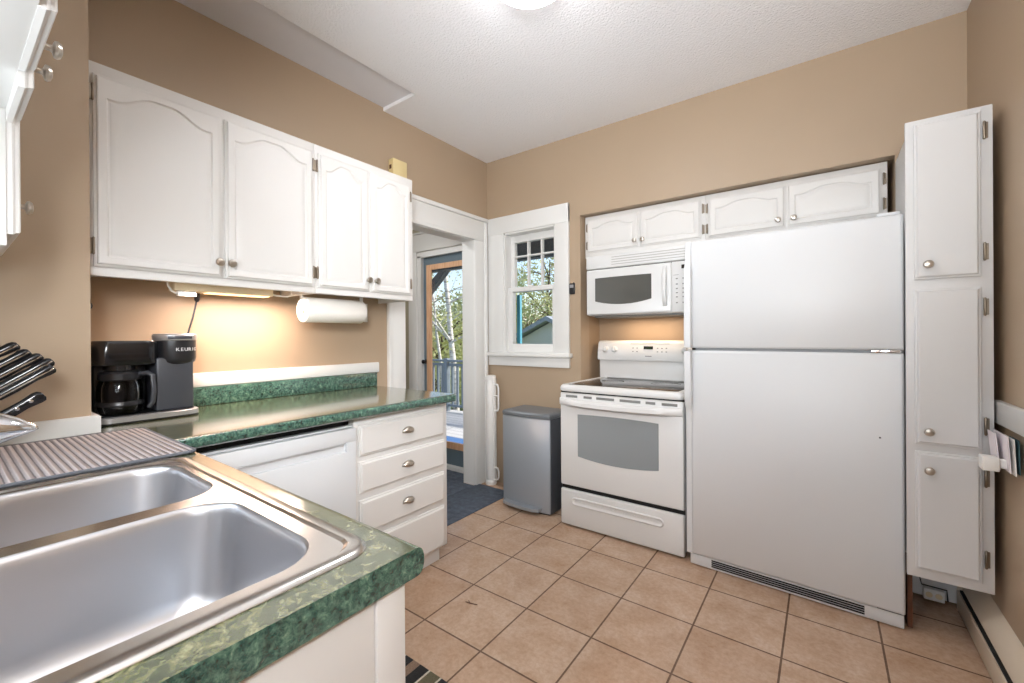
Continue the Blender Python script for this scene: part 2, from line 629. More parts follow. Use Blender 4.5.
# back wall: window hole and appliance niche
WX0, WX1, WZ0, WZ1 = -2.125, -1.635, 1.085, 2.065
NX0, NX1, NZ, NY = -1.431, .287, 2.10, 3.12
b = B()
b.box(XL, WX0, YB, YB + .14, 0, 2.8); b.box(WX0, WX1, YB, YB + .14, 0, WZ0); b.box(WX0, WX1, YB, YB + .14, WZ1, 2.8)
b.box(WX1, NX0, YB, YB + .14, 0, 2.8)
b.box(NX0, NX1, YB, YB + .14, NZ, 2.8)
b.box(NX1, XR + .1, YB, YB + .14, 0, 2.8)
struct(b.build('wall_back', M_wall))
b = B()
b.box(NX0 - .05, NX0, YB + .14, NY, 0, NZ + .1); b.box(NX1, NX1 + .05, YB + .14, NY, 0, NZ + .1)
b.box(NX0 - .05, NX1 + .05, NY, NY + .06, 0, NZ + .1); b.box(NX0, NX1, YB + .14, NY, NZ, NZ + .1)
struct(b.build('wall_niche', M_niche))

b = B(); b.box(XR, XR + .1, -3.2, YB + .14, 0, 2.8)
struct(b.build('wall_right', M_wall))

# sink wall with its window, and the hall behind the camera
b = B()
SX0, SX1, SZ0, SZ1 = -1.46, -.5, 1.08, 1.64
b.box(XK - .4, SX0, YS - .12, YS, 0, 2.8); b.box(SX0, SX1, YS - .12, YS, 0, SZ0); b.box(SX0, SX1, YS - .12, YS, SZ1, 2.8); b.box(SX1, -.42, YS - .12, YS, 0, 2.8)
struct(b.build('wall_sink', M_wall))
b = B()
b.box(SX0, SX0 + .05, YS - .08, YS - .04, SZ0, SZ1); b.box(SX1 - .05, SX1, YS - .08, YS - .04, SZ0, SZ1)
b.box(SX0, SX1, YS - .08, YS - .04, SZ0, SZ0 + .05); b.box(SX0, SX1, YS - .08, YS - .04, SZ1 - .05, SZ1)
w2 = struct(b.build('window_2', M_trim))
b = B(); b.box(-.54, -.42, -3.2, YS - .12, 0, 2.8)
struct(b.build('wall_hall', M_wall))
b = B(); b.box(-.42, XR, -3.2, -3.1, 0, .6); b.box(-.42, XR, -3.2, -3.1, 2.4, 2.8)
struct(b.build('wall_hall_end', M_wall))

# mudroom past the doorway
b = B()
DX0, DX1 = -3.19, -2.47
b.box(-3.6, DX0, YB, YB + .14, 0, 2.8); b.box(DX0, DX1, YB, YB + .14, 2.04, 2.8); b.box(DX1, XL - .12, YB, YB + .14, 0, 2.8)
b.box(-3.7, -3.55, .9, YB + .14, 0, 2.8); b.box(-3.7, XL - .12, .8, .9, 0, 2.8)
b.box(-3.7, XL - .12, .8, YB + .14, 2.5, 2.6)
struct(b.build('wall_mudroom', M_mud))

# ---- doorway casing (trim_1)
b = B()
x0 = XL
b.box(x0, x0 + .02, DY0 - .12, DY0, 0, DZ + .0, .002); b.box(x0, x0 + .03, DY0 - .14, DY0 - .115, 0, DZ + .19, .003)
b.box(x0, x0 + .02, DY1, DY1 + .12, 0, DZ, .002); b.box(x0 - .001, x0 + .03, DY1 + .115, DY1 + .15, 0, DZ + .165, .004)
b.box(x0, x0 + .014, DY1 - .002, DY1 + .03, .0, DZ, .003)
b.box(x0, x0 + .02, DY0 - .12, DY1 + .12, DZ, DZ + .165, .002); b.box(x0, x0 + .036, DY0 - .14, DY1 + .165, DZ + .165, DZ + .195, .005)
b.box(x0 + .005, x0 + .028, DY0 - .005, DY1 + .03, DZ - .002, DZ + .03, .005)
# jambs
b.box(x0 - .12, x0 + .001, DY0 - .015, DY0 + .004, 0, DZ); b.box(x0 - .12, x0 + .001, DY1 - .004, DY1 + .015, 0, DZ); b.box(x0 - .12, x0 + .001, DY0, DY1, DZ - .004, DZ + .015)
struct(b.build('trim_1', M_trim))

# ---- chair rail, wall cap, backsplash cap
b = B(); b.box(XR - .022, XR, -3.0, 2.36, .886, .970, .005)
struct(b.build('trim_2', M_trim))
b = B(); b.prism([(XK, YS), (XK + .02, YS), (XK + .02, YK + .02), (XL, YK + .02), (XL, YK), (XK, YK)], .911, .967); bmesh.ops.bevel(b.bm, geom=[e for e in b.bm.edges if all(abs(v.co.z - .967) < 1e-5 for v in e.verts)], offset=.003, segments=2, affect='EDGES')
struct(b.build('trim_3', M_trim))
b = B(); b.box(XL, XL + .017, YK + .02, 1.690, .996, 1.06, .006)
struct(b.build('trim_4', M_trim))
b = B(); b.box(.288, XR, 2.70, 2.72, .012, .25)
struct(b.build('trim_5', M_trim))

# ---- exterior door: slate frame, honey wood glass stop, clear pane
b = B()
b.box(DX0 - .115, DX0, YB - .02, YB, 0, 2.04, .003); b.box(DX1, DX1 + .03, YB - .02, YB, 0, 2.04, .003)
b.box(DX0 - .115, DX1 + .03, YB - .022, YB, 2.04, 2.21, .003); b.box(DX0 - .13, DX1 + .03, YB - .035, YB, 2.205, 2.225, .004)
b.box(DX0, DX0 + .05, YB - .005, YB + .1, 0, 2.0); b.box(DX0, DX1, YB - .005, YB + .1, 1.985, 2.04); b.box(DX1 - .02, DX1, YB - .005, YB + .1, 0, 2.0)
b.box(DX0, DX1, YB - .02, YB + .1, .0, .035)
tr6 = struct(b.build('trim_6', M_trim))
b = B()
ex0, ex1 = DX0 + .052, DX1 - .022
sl = .065
b.box(ex0, ex0 + sl, YB + .03, YB + .065, .036, 1.984); b.box(ex1 - sl, ex1, YB + .03, YB + .065, .036, 1.984)
b.box(ex0 + sl, ex1 - sl, YB + .03, YB + .065, 1.90, 1.984); b.box(ex0 + sl, ex1 - sl, YB + .03, YB + .065, .036, .205)
door = struct(b.build('door_1', M_slate))
gx0, gx1, gz0, gz1 = ex0 + sl, ex1 - sl, .205, 1.90
b = B()
t = .04
b.box(gx0 - .02, gx0 + t, YB + .022, YB + .04, gz0 - .02, gz1 + .01); b.box(gx1 - t, gx1 + .02, YB + .022, YB + .04, gz0 - .02, gz1 + .01)
b.box(gx0 + t, gx1 - t, YB + .022, YB + .04, gz1 - t, gz1 + .01); b.box(gx0 + t, gx1 - t, YB + .022, YB + .04, gz0 - .02, gz0 + t)
b.build('glass_stop', M_orange, door)
b = B(); b.box(gx0, gx1, YB + .045, YB + .049, gz0, gz1)
b.build('pane', M_glass, door)
b = B()
b.lathe([(.022, 0), (.022, .006), (.009, .01), (.009, .03), (.02, .036), (.02, .046), (.008, .05)], (ex0 + .032, YB + .03, .98), (0, -1, 0), 16)
b.build('door_handle', M_black, door)

# ---- double-hung window
b = B()
cw = .145
y0 = YB - .022
b.box(-2.285, WX0, y0, YB, WZ0, 2.20, .003); b.box(WX1, -1.517, y0, YB, WZ0, 2.20, .003)
b.box(-2.285, -1.517, y0 - .002, YB, WZ1, 2.205, .003)
# jamb liner
b.box(WX0 - .001, WX0 + .012, YB - .01, YB + .14, WZ0, WZ1); b.box(WX1 - .012, WX1 + .001, YB - .01, YB + .14, WZ0, WZ1)
b.box(WX0, WX1, YB - .01, YB + .14, WZ1 - .012, WZ1 + .001)
win = struct(b.build('window_1', M_trim))
b = B(); b.box(-2.30, -1.50, YB - .055, YB + .10, WZ0 - .028, WZ0 + .004, .006); b.box(-2.285, -1.517, YB - .02, YB, WZ0 - .105, WZ0 - .026, .003)
b.build('window_sill', M_trim, win)


def sash(name, x0, x1, z0, z1, ya, yb, st, tr_, brl, cols, rows, parent):
    b = B()
    b.box(x0, x0 + st, ya, yb, z0, z1, .002); b.box(x1 - st, x1, ya, yb, z0, z1, .002)
    b.box(x0 + st, x1 - st, ya, yb, z1 - tr_, z1, .002); b.box(x0 + st, x1 - st, ya, yb, z0, z0 + brl, .002)
    for c in range(1, cols):
        xc = x0 + st + (x1 - x0 - 2 * st) * c / cols
        b.box(xc - .0065, xc + .0065, ya + .004, yb - .004, z0 + brl, z1 - tr_)
    for zc in rows:
        b.box(x0 + st, x1 - st, ya + .0045, yb - .0045, zc - .0065, zc + .0065)
    o = b.build(name, M_trim, parent)
    b = B(); ym = (ya + yb) / 2
    b.box(x0 + st * .8, x1 - st * .8, ym - .0015, ym + .0015, z0 + brl * .8, z1 - tr_ * .8)
    b.build('pane', M_glass, o)
    return o


zm = 1.60
sash('upper_sash', WX0 + .012, WX1 - .012, zm - .015, WZ1 - .012, YB + .075, YB + .115, .036, .058, .030, 3, [1.880], win)
sash('lower_sash', WX0 + .012, WX1 - .012, WZ0 + .004, zm + .02, YB + .032, YB + .072, .042, .036, .068, 1, [], win)
b = B(); b.box(-1.91, -1.87, YB + .02, YB + .05, zm + .018, zm + .03, .003)
b.build('sash_lock', M_white, win)

# ------------------------------------------------------------------ countertop (one continuous L with a sink cut-out)
ZT, ZB = .910, .868
CXF, CYF, CXE, CYE = -1.605, .433, -.483, 1.672
SKX0, SKX1, SKY0, SKY1 = -1.352, -.530, -.165, .388
b = B()
bm = b.bm
rb = .018
inner = [(XK, YS), (CXE, YS), (CXE, CYF - rb), (CXF - rb, CYF - rb), (CXF - rb, CYE), (XL, CYE), (XL, YK), (XK, YK)]
hole = rrect(SKX0 + .02, SKX1 - .02, SKY0 + .02, SKY1 - .02, .03, 3)
for z in (ZT, ZB):
    vs = [bm.verts.new((p[0], p[1], z)) for p in inner]
    hs = [bm.verts.new((p[0], p[1], z)) for p in hole]
    es = [bm.edges.new((vs[i], vs[(i + 1) % len(vs)])) for i in range(len(vs))] + [bm.edges.new((hs[i], hs[(i + 1) % len(hs)])) for i in range(len(hs))]
    bmesh.ops.triangle_fill(bm, edges=es, use_beauty=True)
for i in range(len(hole)):
    j = (i + 1) % len(hole)
    b.quad((*hole[i], ZT), (*hole[j], ZT), (*hole[j], ZB), (*hole[i], ZB))
prof = [(0, ZB)] + [(rb * math.sin(PI * k / 10 * 1.0) ** .6 if 0 < k < 10 else 0, ZB + (ZT - ZB) * (1 - math.cos(PI * k / 10)) / 2) for k in range(1, 10)] + [(0, ZT)]
rows = []
for (px_, py_, dx, dy) in ((CXE, CYF - rb, 0, 1), (CXF - rb, CYF - rb, 1, 1), (CXF - rb, CYE, 1, 0)):
    rows.append([(px_ + dx * o, py_ + dy * o, z) for o, z in prof])
b.loft(rows, True, True, closed=False)
# straight ends
b.quad((CXE, YS, ZB), (CXE, CYF - rb, ZB), (CXE, CYF - rb, ZT), (CXE, YS, ZT))
b.quad((CXF - rb, CYE, ZB), (XL, CYE, ZB), (XL, CYE, ZT), (CXF - rb, CYE, ZT))
bmesh.ops.remove_doubles(bm, verts=bm.verts[:], dist=1e-5)
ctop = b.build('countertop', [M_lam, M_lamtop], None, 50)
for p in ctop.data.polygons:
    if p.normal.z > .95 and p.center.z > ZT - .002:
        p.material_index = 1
tag(ctop, 'green marbled laminate worktop running past the sink and under the coffee maker', 'countertop')
b = B(); b.box(XL, XL + .02, YK + .021, 1.671, ZT + .0005, .9955, .003)
b.build('backsplash', M_lam, ctop)

# ------------------------------------------------------------------ sink
sink = thing('kitchen_sink', 'double bowl stainless steel sink set into the green worktop', 'sink', ((SKX0 + SKX1) / 2, (SKY0 + SKY1) / 2, ZT))
b = B(); bm = b.bm
ro = lambda d, z: [(x, y, z) for x, y in rrect(SKX0 + d, SKX1 - d, SKY0 + d, SKY1 - d, .045 - d * .5, 6)]
b.loft([ro(0, ZT + .0006), ro(.003, ZT + .004), ro(.008, ZT + .0065), ro(.022, ZT + .0065), ro(.027, ZT + .003), ro(.03, ZT + .003)], False, False)
bm.verts.ensure_lookup_table()
n = 28
lastring = bm.verts[-n:]
bowls = [(-1.312, -.978, -.055, .348), (-.935, -.574, -.055, .336)]
ZR = ZT + .003
es = []
for i in range(n):
    e = bm.edges.get((lastring[i], lastring[(i + 1) % n])) or bm.edges.new((lastring[i], lastring[(i + 1) % n]))
    es.append(e)
for bx in bowls:
    hv = [bm.verts.new((x, y, ZR)) for x, y in rrect(*bx, .075, 8)]
    es += [bm.edges.new((hv[i], hv[(i + 1) % len(hv)])) for i in range(len(hv))]
bmesh.ops.triangle_fill(bm, edges=es, use_beauty=True)
b.build('rim', M_steel, sink, 30)
for (x0, x1, y0, y1) in bowls:
    b = B()
    R = lambda d, z, r: [(x, y, z) for x, y in rrect(x0 + d, x1 - d, y0 + d, y1 - d, r, 8)]
    dep = .185
    b.loft([R(0, ZR, .075), R(.003, ZR - .002, .074), R(.006, ZR - .008, .072), R(.008, ZR - .02, .07), R(.02, ZR - dep + .04, .07), R(.026, ZR - dep + .018, .068), R(.038, ZR - dep + .005, .06), R(.055, ZR - dep, .05), R(.12, ZR - dep - .003, .02)], False, True)
    bo = b.build('bowl', M_bowl, sink, 60)
    b = B()
    b.lathe([(.045, .003), (.042, .005), (.036, .003), (.034, -.004), (.012, -.006)], ((x0 + x1) / 2, (y0 + y1) / 2, ZR - dep - .001), (0, 0, 1), 24)
    b.build('drain', M_chrome, bo)

# faucet at the back ledge of the sink
fx, fy = -.945, -.115
fa = thing('faucet', 'chrome faucet with a tapered spout reaching over the sink', 'faucet', (fx, fy, ZR))
b = B(); b.loft([[(x, y, z) for x, y in rrect(fx - .12 + d, fx + .12 - d, fy - .028 + d, fy + .028 - d, .026 - d, 6)] for d, z in ((0, ZR + .0005), (.002, ZR + .008), (.006, ZR + .012))])
b.build('base_plate', M_chrome, fa)
b = B(); b.lathe([(.03, .012), (.027, .05), (.025, .11), (.027, .135), (.024, .15), (.01, .156)], (fx, fy, ZR), (0, 0, 1), 24)
b.build('body', M_chrome, fa)
b = B()
b.loft([[(fx + rx * math.cos(2 * PI * k / 20), y, z + rz * math.sin(2 * PI * k / 20)) for k in range(20)] for y, z, rx, rz in
        ((fy, 1.050, .026, .026), (fy + .06, 1.076, .028, .027), (fy + .10, 1.086, .03, .028), (fy + .14, 1.092, .029, .028), (fy + .17, 1.094, .027, .022), (fy + .188, 1.093, .023, .014), (fy + .202, 1.090, .014, .006), (fy + .207, 1.088, .006, .002))])
b.build('spout', M_chrome, fa)
b = B(); b.tube([(fx, fy - .005, ZR + .15), (fx, fy - .02, ZR + .185), (fx, fy - .06, ZR + .22)], [.012, .009, .007], 12)
b.build('lever', M_chrome, fa)

# drying mat
b = B()
mx0, mx1, my0, my1 = -1.868, -1.372, -.16, .420
b.loft([[(x, y, z) for x, y in rrect(mx0 + d, mx1 - d, my0 + d, my1 - d, .014, 4)] for d, z in ((.002, ZT + .0008), (0, ZT + .004), (.003, ZT + .008), (.006, ZT + .009))])
o = b.build('drying_mat', M_dry)
tag(o, 'grey ribbed dish drying mat lying beside the sink', 'mat')
b = B()
rg = rrect(mx0, mx1, my0, my1, .014, 4)
b.tube([(x, y, ZT + .0055) for x, y in rg + rg[:1]], .0045, 8, False)
b.build('edge_binding', mat('grey_binding', S(92, 94, 100), .9), o)

# ------------------------------------------------------------------ knife block and knives
kb = thing('knife_block', 'light wooden knife block standing behind the faucet', 'knife block', (-1.76, -.06, ZT))
b = B()
kdir = Vector((0, math.cos(math.radians(36)), math.sin(math.radians(36))))
b.prism([(-.19, ZT + .011), (.0, ZT + .011), (.078, 1.045), (.032, 1.112), (-.06, 1.06), (-.19, .99)], -1.815, -1.705, 'x')
b.build('block', M_wood, kb)
KN = [((17.5, 344), 'topmost of the row'), ((29, 351), 'second of the row'), ((41, 355), 'third of the row'), ((52, 360), 'fourth of the row'), ((53.5, 367), 'lowest of the row')]


def ray_at_x(px, py, X):
    d = r2 * ((px - 512) / F_PX) - u2 * ((py - 336.7) / F_PX) + fw
    o = Vector((0, 0, CZ))
    return o + d * ((X - o.x) / d.x)


def knife(tip, xk, ln, label, rivets=False, thick=.0138):
    t = thing('kitchen_knife', label, 'knife', tip - kdir * ln, 'knives in the wooden block')
    side = Vector((1, 0, 0))
    nrm = side.cross(kdir).normalized()
    M = Matrix(((kdir.x, side.x, nrm.x, tip.x), (kdir.y, side.y, nrm.y, tip.y), (kdir.z, side.z, nrm.z, tip.z), (0, 0, 0, 1)))
    b = B(M)   # local u along the handle, v across (x), n height
    hw = .0085
    sec = lambda u, a, h, dz=0: [(u, a * math.cos(2 * PI * k / 14), dz + h * math.sin(2 * PI * k / 14)) for k in range(14)]
    b.loft([sec(-ln, hw * .9, thick * .8), sec(-ln * .7, hw, thick * .9), sec(-ln * .35, hw, thick * .82), sec(-ln * .12, hw * 1.05, thick * 1.05, -.001), sec(-.005, hw, thick * .95, -.002), sec(0, hw * .7, thick * .55, -.002)])
    b.build('handle', M_blackg, t)
    b = B(M)
    if rivets:
        for u in (-.028, -.058, -.088):
            b.lathe([(.0045, 0), (.0045, .0022), (.002, .0028)], (u, hw * .86, 0), (0, 1, 0), 12)
        b.build('rivet', M_chrome, t)
    else:
        b.box(-ln, -.002, -hw * .3, hw * 1.02, -thick * .32, -thick * .02, .0008, 1)
        b.build('tang', M_chrome, t)
    b = B(M); b.box(-ln - .09, -ln + .002, -.0015, .0015, -thick * .8, thick * .6)
    b.build('blade', M_steel, t)


for k, ((px_, py_), w_) in enumerate(KN):
    knife(ray_at_x(px_, py_, -1.765 + .012 * (k - 2)), 0, .125, 'steel spined black knife handle, ' + w_ + ' in the wooden block')
knife(ray_at_x(43, 394, -1.735), 0, .12, 'riveted black handled knife lying lowest and apart in the wooden block', True, .0165)

# ------------------------------------------------------------------ cabinets on the left wall
def wall_cabinet_left(label, y0, y1, doors, hinge_y, knobs):
    z0, z1, xf = 1.435, 2.160, -1.990
    t = thing('wall_cabinet', label, 'cabinet', (XL, (y0 + y1) / 2, z0), 'upper cabinets above the coffee maker')
    b = B()
    b.box(XL + .001, xf, y0, y1, z0 + .0302, z1, .001)
    b.box(xf - .02, xf, y0, y1, z0, z0 + .03, .002); b.box(XL + .001, xf - .0205, y0, y0 + .015, z0, z0 + .03); b.box(XL + .001, xf - .0205, y1 - .015, y1, z0, z0 + .03)
    b.build('carcass', M_cab, t)
    for (a, c), kn in zip(doors, knobs):
        M = FX(xf, a, 1.467)
        d = panel_door('door', M, c - a, 2.119 - 1.467, M_cab, t, .045, .032)
        knob(M, kn - a, .058, d)
    for hy, s in hinge_y:
        for hz in (1.535, 2.055):
            M = frame((xf, hy, hz), (0, s, 0), (0, 0, 1), (1, 0, 0))
            hinge(M, 0, 0, t, .001)
    return t


wall_cabinet_left('wide white upper cabinet with two arched doors above the coffee maker', .312, 1.0985, [(.322, .6985), (.713, 1.084)], [(.3205, 1), (1.0915, -1)], [.683, .727])
wall_cabinet_left('narrower white upper cabinet with two arched doors above the paper towels', 1.0995, 1.708, [(1.115, 1.3945), (1.4115, 1.681)], [(1.107, 1), (1.692, -1)], [1.382, 1.431])

# ------------------------------------------------------------------ cabinets over the sink
t = thing('wall_cabinet', 'tall white upper cabinet hanging against the tan chase by the knife block', 'cabinet', (-1.71, YS, 1.44))
b = B(); b.box(XK + .001, -1.472, YS + .001, .099, 1.43, 2.3, .002); b.build('carcass', M_cab, t)
M = FYp(-1.475, .0985, 1.457)
d = slab_door('door', M, .46, .80, M_cab, t, .022, .006)
knob(M, .118, .09, d, .022, 1.0)
t = thing('wall_cabinet', 'short white upper cabinet with two knobs hanging above the sink', 'cabinet', (-1.1, YS, 1.7))
b = B(); b.box(-1.4705, -.46, YS + .001, .099, 1.735, 2.4, .002); b.build('carcass', M_cab, t)
for a, w_, z_, kx in ((-.975, .262, 1.734, -1.180), (-1.243, .224, 1.706, -1.297)):
    M = FYp(a, .0985, z_)
    d = slab_door('door', M, w_, .62, M_cab, t, .022, .006)
    knob(M, a - kx, 1.772 - z_, d, .022, 1.0)
M = FYp(-.50, .0985, 1.790)
d = slab_door('door', M, .468, .575, M_cab, t, .022, .006)

# ------------------------------------------------------------------ cabinets in the niche
def niche_cabinet(label, x0, x1, z0, z1, doors, dz0, dz1, kx, hx):
    yf = 2.862
    t = thing('wall_cabinet', label, 'cabinet', ((x0 + x1) / 2, NY, z0), 'upper cabinets over the range and fridge')
    b = B(); b.box(x0, x1, yf, NY - .002, z0, z1, .002); b.build('carcass', M_cab, t)
    for (a, c), k in zip(doors, kx):
        M = FYm(a, yf, dz0)
        d = panel_door('door', M, c - a, dz1 - dz0, M_cab, t, .028, .036)
        knob(M, k - a, .042, d, .02, .95)
    for h_, s in hx:
        for hz in (dz0 + .055, dz1 - .055):
            M = frame((h_, yf, hz), (s, 0, 0), (0, 0, 1), (0, -1, 0))
            hinge(M, 0, 0, t, .001)


niche_cabinet('low white two door cabinet directly above the microwave', -1.420, -.592, 1.790, 2.094, [(-1.398, -1.013), (-1.005, -.618)], 1.826, 2.066, [-1.037, -.982], [(-1.404, 1), (-.605, -1)])
niche_cabinet('low white two door cabinet directly above the refrigerator', -.591, .264, 1.790, 2.094, [(-.572, -.172), (-.164, .239)], 1.826, 2.062, [-.205, -.131], [(-.584, 1), (.252, -1)])

# ------------------------------------------------------------------ pantry column
t = thing('pantry_cabinet', 'tall narrow white pantry cabinet with three doors between fridge and wall', 'cabinet', (.386, 2.5, 0))
yf, px0, px1 = 2.318, .266, .5045
b = B(); b.box(px0 + .021, px1, yf, YB - .002, .262, 2.060, .002)
b.box(px0, px1, yf - .012, yf + .006, .255, 2.063, .002)
b.build('carcass', M_cabgrey, t)
b = B(); b.box(.276, .292, 2.392, 2.52, .001, .261)
b.build('support_panel', M_brown, t)['label'] = 'bare brown wooden support board'
for z0, z1, kz in ((1.432, 2.045, 1.487), (.785, 1.393, .84), (.291, .757, .69)):
    M = FYm(.290, yf - .012, z0)
    d = slab_door('door', M, .182, z1 - z0, M_cabgrey, t, .018, .010)
    knob(M, .037, kz - z0, d, .018, .95)
    for hz in (z0 + .09, z1 - .075):
        M2 = frame((.482, yf - .012, hz), (-1, 0, 0), (0, 0, 1), (0, -1, 0))
        hinge(M2, -.002, 0, t, .001, .03)

# ------------------------------------------------------------------ drawer base and dishwasher
t = thing('drawer_cabinet', 'white base cabinet of four drawers under the end of the worktop', 'cabinet', (-1.9, 1.37, 0))
xf = -1.658
b = B(); b.box(-2.30, xf, 1.086, 1.652, .093, .8675, .002); b.box(-2.30, xf - .045, 1.09, 1.635, .001, .094)
b.build('carcass', M_cab, t)
for z0, z1 in ((.693, .832), (.528, .669), (.343, .497), (.100, .316)):
    M = FX(xf, 1.106, z0)
    d = slab_door('drawer', M, 1.624 - 1.106, z1 - z0, M_cab, t, .018, .010)
    if z0 < .2:
        continue
    b = B(M)    # cup pull
    u0, v0, r_ = .266, (z1 - z0) * .52, .037
    for k in range(1):
        rings = []
        for j in range(7):
            ph = PI / 2 * j / 6
            rings.append([(u0 + r_ * math.cos(a) * (math.cos(ph) * .35 + .65), v0 - .008 + .026 * math.sin(a) * math.cos(ph), .018 + .022 * math.sin(ph) * (.3 + .7 * math.sin(a)) + .0006) for a in [PI * q / 16 for q in range(17)]])
        b.loft(rings, False, False, closed=False)
    o = b.build('cup_pull', M_nickel, d)
    sm = o.modifiers.new('wall', 'SOLIDIFY'); sm.thickness = .0022

t = thing('dishwasher', 'white dishwasher under the worktop between the sink corner and the drawers', 'dishwasher', (-1.9, .77, 0))
b = B(); b.box(-2.28, -1.665, .475, 1.082, .08, .835); b.box(-2.25, -1.71, .48, 1.08, .001, .08)
b.build('tub', M_appl, t)
b = B(FX(-1.663, .474, .10))
w_, h_ = .608, .73
b.box(0, w_, .02, h_ - .098, 0, .028, .004); b.box(0, w_, h_ - .06, h_, 0, .030, .005)
b.box(0, .05, h_ - .1, h_ - .058, 0, .028); b.box(w_ - .045, w_, h_ - .1, h_ - .058, 0, .0285)
b.box(.0, w_, h_ - .105, h_ - .055, 0, .012)
b.loft([[(.05, h_ - .060, .014), (w_ - .046, h_ - .060, .014), (w_ - .046, h_ - .060, .0295), (.05, h_ - .060, .0295)], [(.05, h_ - .066, .013), (w_ - .046, h_ - .066, .013), (w_ - .046, h_ - .062, .0295), (.05, h_ - .062, .0295)]])
b.build('door', M_appl, t)
b = B(); b.box(-2.2, -1.69, .476, 1.08, .836, .866); b.build('dark_gap', M_dark, t)

# ------------------------------------------------------------------ sink base cabinet
t = thing('sink_cabinet', 'white base cabinet carrying the sink with a plain end panel', 'cabinet', (-1.05, .1, 0))
b = B(); b.box(-1.60, -.505, -.20, .392, .09, .722); b.box(-1.60, -.55, -.2, .33, .001, .09)
b.build('carcass', M_cab, t)
b = B(); b.box(-.505, -.492, -.205, .352, .002, .8675, .001); b.build('end_panel', M_cab, t)
b = B(); b.box(-.545, -.489, .354, .402, .002, .8675, .002); b.box(-1.6, -.545, .38, .402, .72, .8675); b.box(-1.6, -1.56, .38, .402, .09, .72)
b.build('face_frame', M_cab, t)
for a in (-.56, -1.06):
    M = FYp(a, .402, .12)
    d = panel_door('door', M, .47, .58, M_cab, t, .05)
    knob(M, .44 if a > -.6 else .03, .52, d)

# ------------------------------------------------------------------ coffee maker
cm = thing('coffee_maker', 'black dual coffee maker with a silver trimmed pod head', 'coffee maker', (-2.17, .48, ZT))
b = B()
cy0, cy1 = .335, .648
R = lambda d, z: [(x, y, z) for x, y in rrect(-2.285 + d, -2.045 - d, cy0 + d, cy1 - d, .045, 6)]
b.loft([R(.003, ZT + .0008), R(0, ZT + .003), R(0, ZT + .007)])
b.loft([R(.012, ZT + .026), R(.012, ZT + .030)])
b.build('base', M_black, cm)
b = B(); b.loft([R(0, ZT + .007), R(0, ZT + .024), R(.004, ZT + .027)])
b.build('base_trim', M_silver, cm)
b = B()
b.box(-2.285, -2.175, .348, .50, .938, 1.128, .006)
b.build('back_column', M_black, cm)
b = B()
R2 = lambda d, z: [(x, y, z) for x, y in rrect(-2.285 + d, -2.062 - d, .330 + d, .522 - d, .045, 7)]
b.loft([R2(.004, 1.122), R2(0, 1.128), R2(0, 1.205), R2(.004, 1.212)])
b.lathe([(.045, 0), (.045, .02), (.03, .024)], (-2.12, .41, 1.1225), (0, 0, -1), 20)
b.build('brew_head', M_blackg, cm)
b = B(); b.box(-2.285, -2.075, .508, .630, .938, 1.145, .008, 3)
b.build('pod_tower', M_graphite, cm)
b = B(); b.lathe([(.055, 1.118), (.066, 1.126), (.070, 1.14), (.070, 1.212)], (-2.128, .582, 0), (0, 0, 1), 40)
b.box(-2.285, -2.15, .51, .65, 1.14, 1.205, .006)
ph = b.build('pod_head', M_black, cm)
b = B(); b.lathe([(.0705, 1.2125), (.073, 1.216), (.073, 1.232), (.068, 1.238), (.03, 1.24)], (-2.128, .582, 0), (0, 0, 1), 40)
b.build('lid_ring', M_silver, cm)
b = B(); b.loft([[(-2.128 + rr * math.cos(a), .582 + rr * math.sin(a), z) for a in [(-.55 + 1.1 * q / 10) for q in range(11)]] + [(-2.128 + (rr - .006) * math.cos(a), .582 + (rr - .006) * math.sin(a), z) for a in [(.55 - 1.1 * q / 10) for q in range(11)]] for rr, z in ((.0745, 1.218), (.0755, 1.221), (.0755, 1.227), (.0745, 1.229))])
b.build('lid_handle', M_graphite, cm)
# the wordmark bent round the pod head
word = 'KEURIG'
for k, ch in enumerate(word):
    a = math.radians(-8 + 11.5 * k)
    n_ = Vector((math.cos(a), math.sin(a), 0)); u_ = Vector((-math.sin(a), math.cos(a), 0))
    text_mesh(ch, .0185, frame(Vector((-2.128, .582, 1.170)) + n_ * .0704, u_, (0, 0, 1), n_), 'lettering', mat('silver_lettering', S(214, 214, 216), .35, .2) if k == 0 else MATS['silver_lettering'], ph, .0006, 'CENTER', 1.1)
b = B()
b.tube([(-2.262, .700, 1.425), (-2.262, .700, 1.398), (-2.262, .694, 1.36), (-2.264, .684, 1.31), (-2.268, .672, 1.26), (-2.272, .662, 1.2), (-2.276, .655, 1.1), (-2.27, .648, .98), (-2.262, .63, .955)], .0038, 8)
b.lathe([(.011, .018), (.012, 0), (.010, -.022), (.005, -.03)], (-2.262, .700, 1.412), (0, 0, 1), 12)
b.build('power_cord', M_black, cm)
# carafe
cf = thing('coffee_carafe', 'glass coffee carafe with a black lid and handle under the coffee maker', 'carafe', (-2.115, .412, .941))
cc = (-2.115, .412, .941)
b = B()
prof_o = [(.052, .0), (.060, .004), (.066, .03), (.068, .07), (.066, .105), (.058, .128)]
prof_i = [(.055, .127), (.063, .104), (.0655, .07), (.0635, .03), (.057, .006), (.05, .003)]
b.lathe(prof_o + prof_i, cc, (0, 0, 1), 40)
b.build('glass_jug', M_cglass, cf)
b = B(); b.lathe([(.0645, .0), (.0685, .004), (.0672, .016), (.066, .018)], (cc[0], cc[1], cc[2] + .032), (0, 0, 1), 40, False, False); b.build('band', M_black, cf)
b = B(); b.lathe([(.058, .126), (.062, .130), (.062, .150), (.055, .158), (.02, .16)], cc, (0, 0, 1), 40); b.build('lid', M_black, cf)
b = B()
hp = []
hd = Vector((.62, .78, 0)).normalized(); sd = Vector((-hd.y, hd.x, 0))
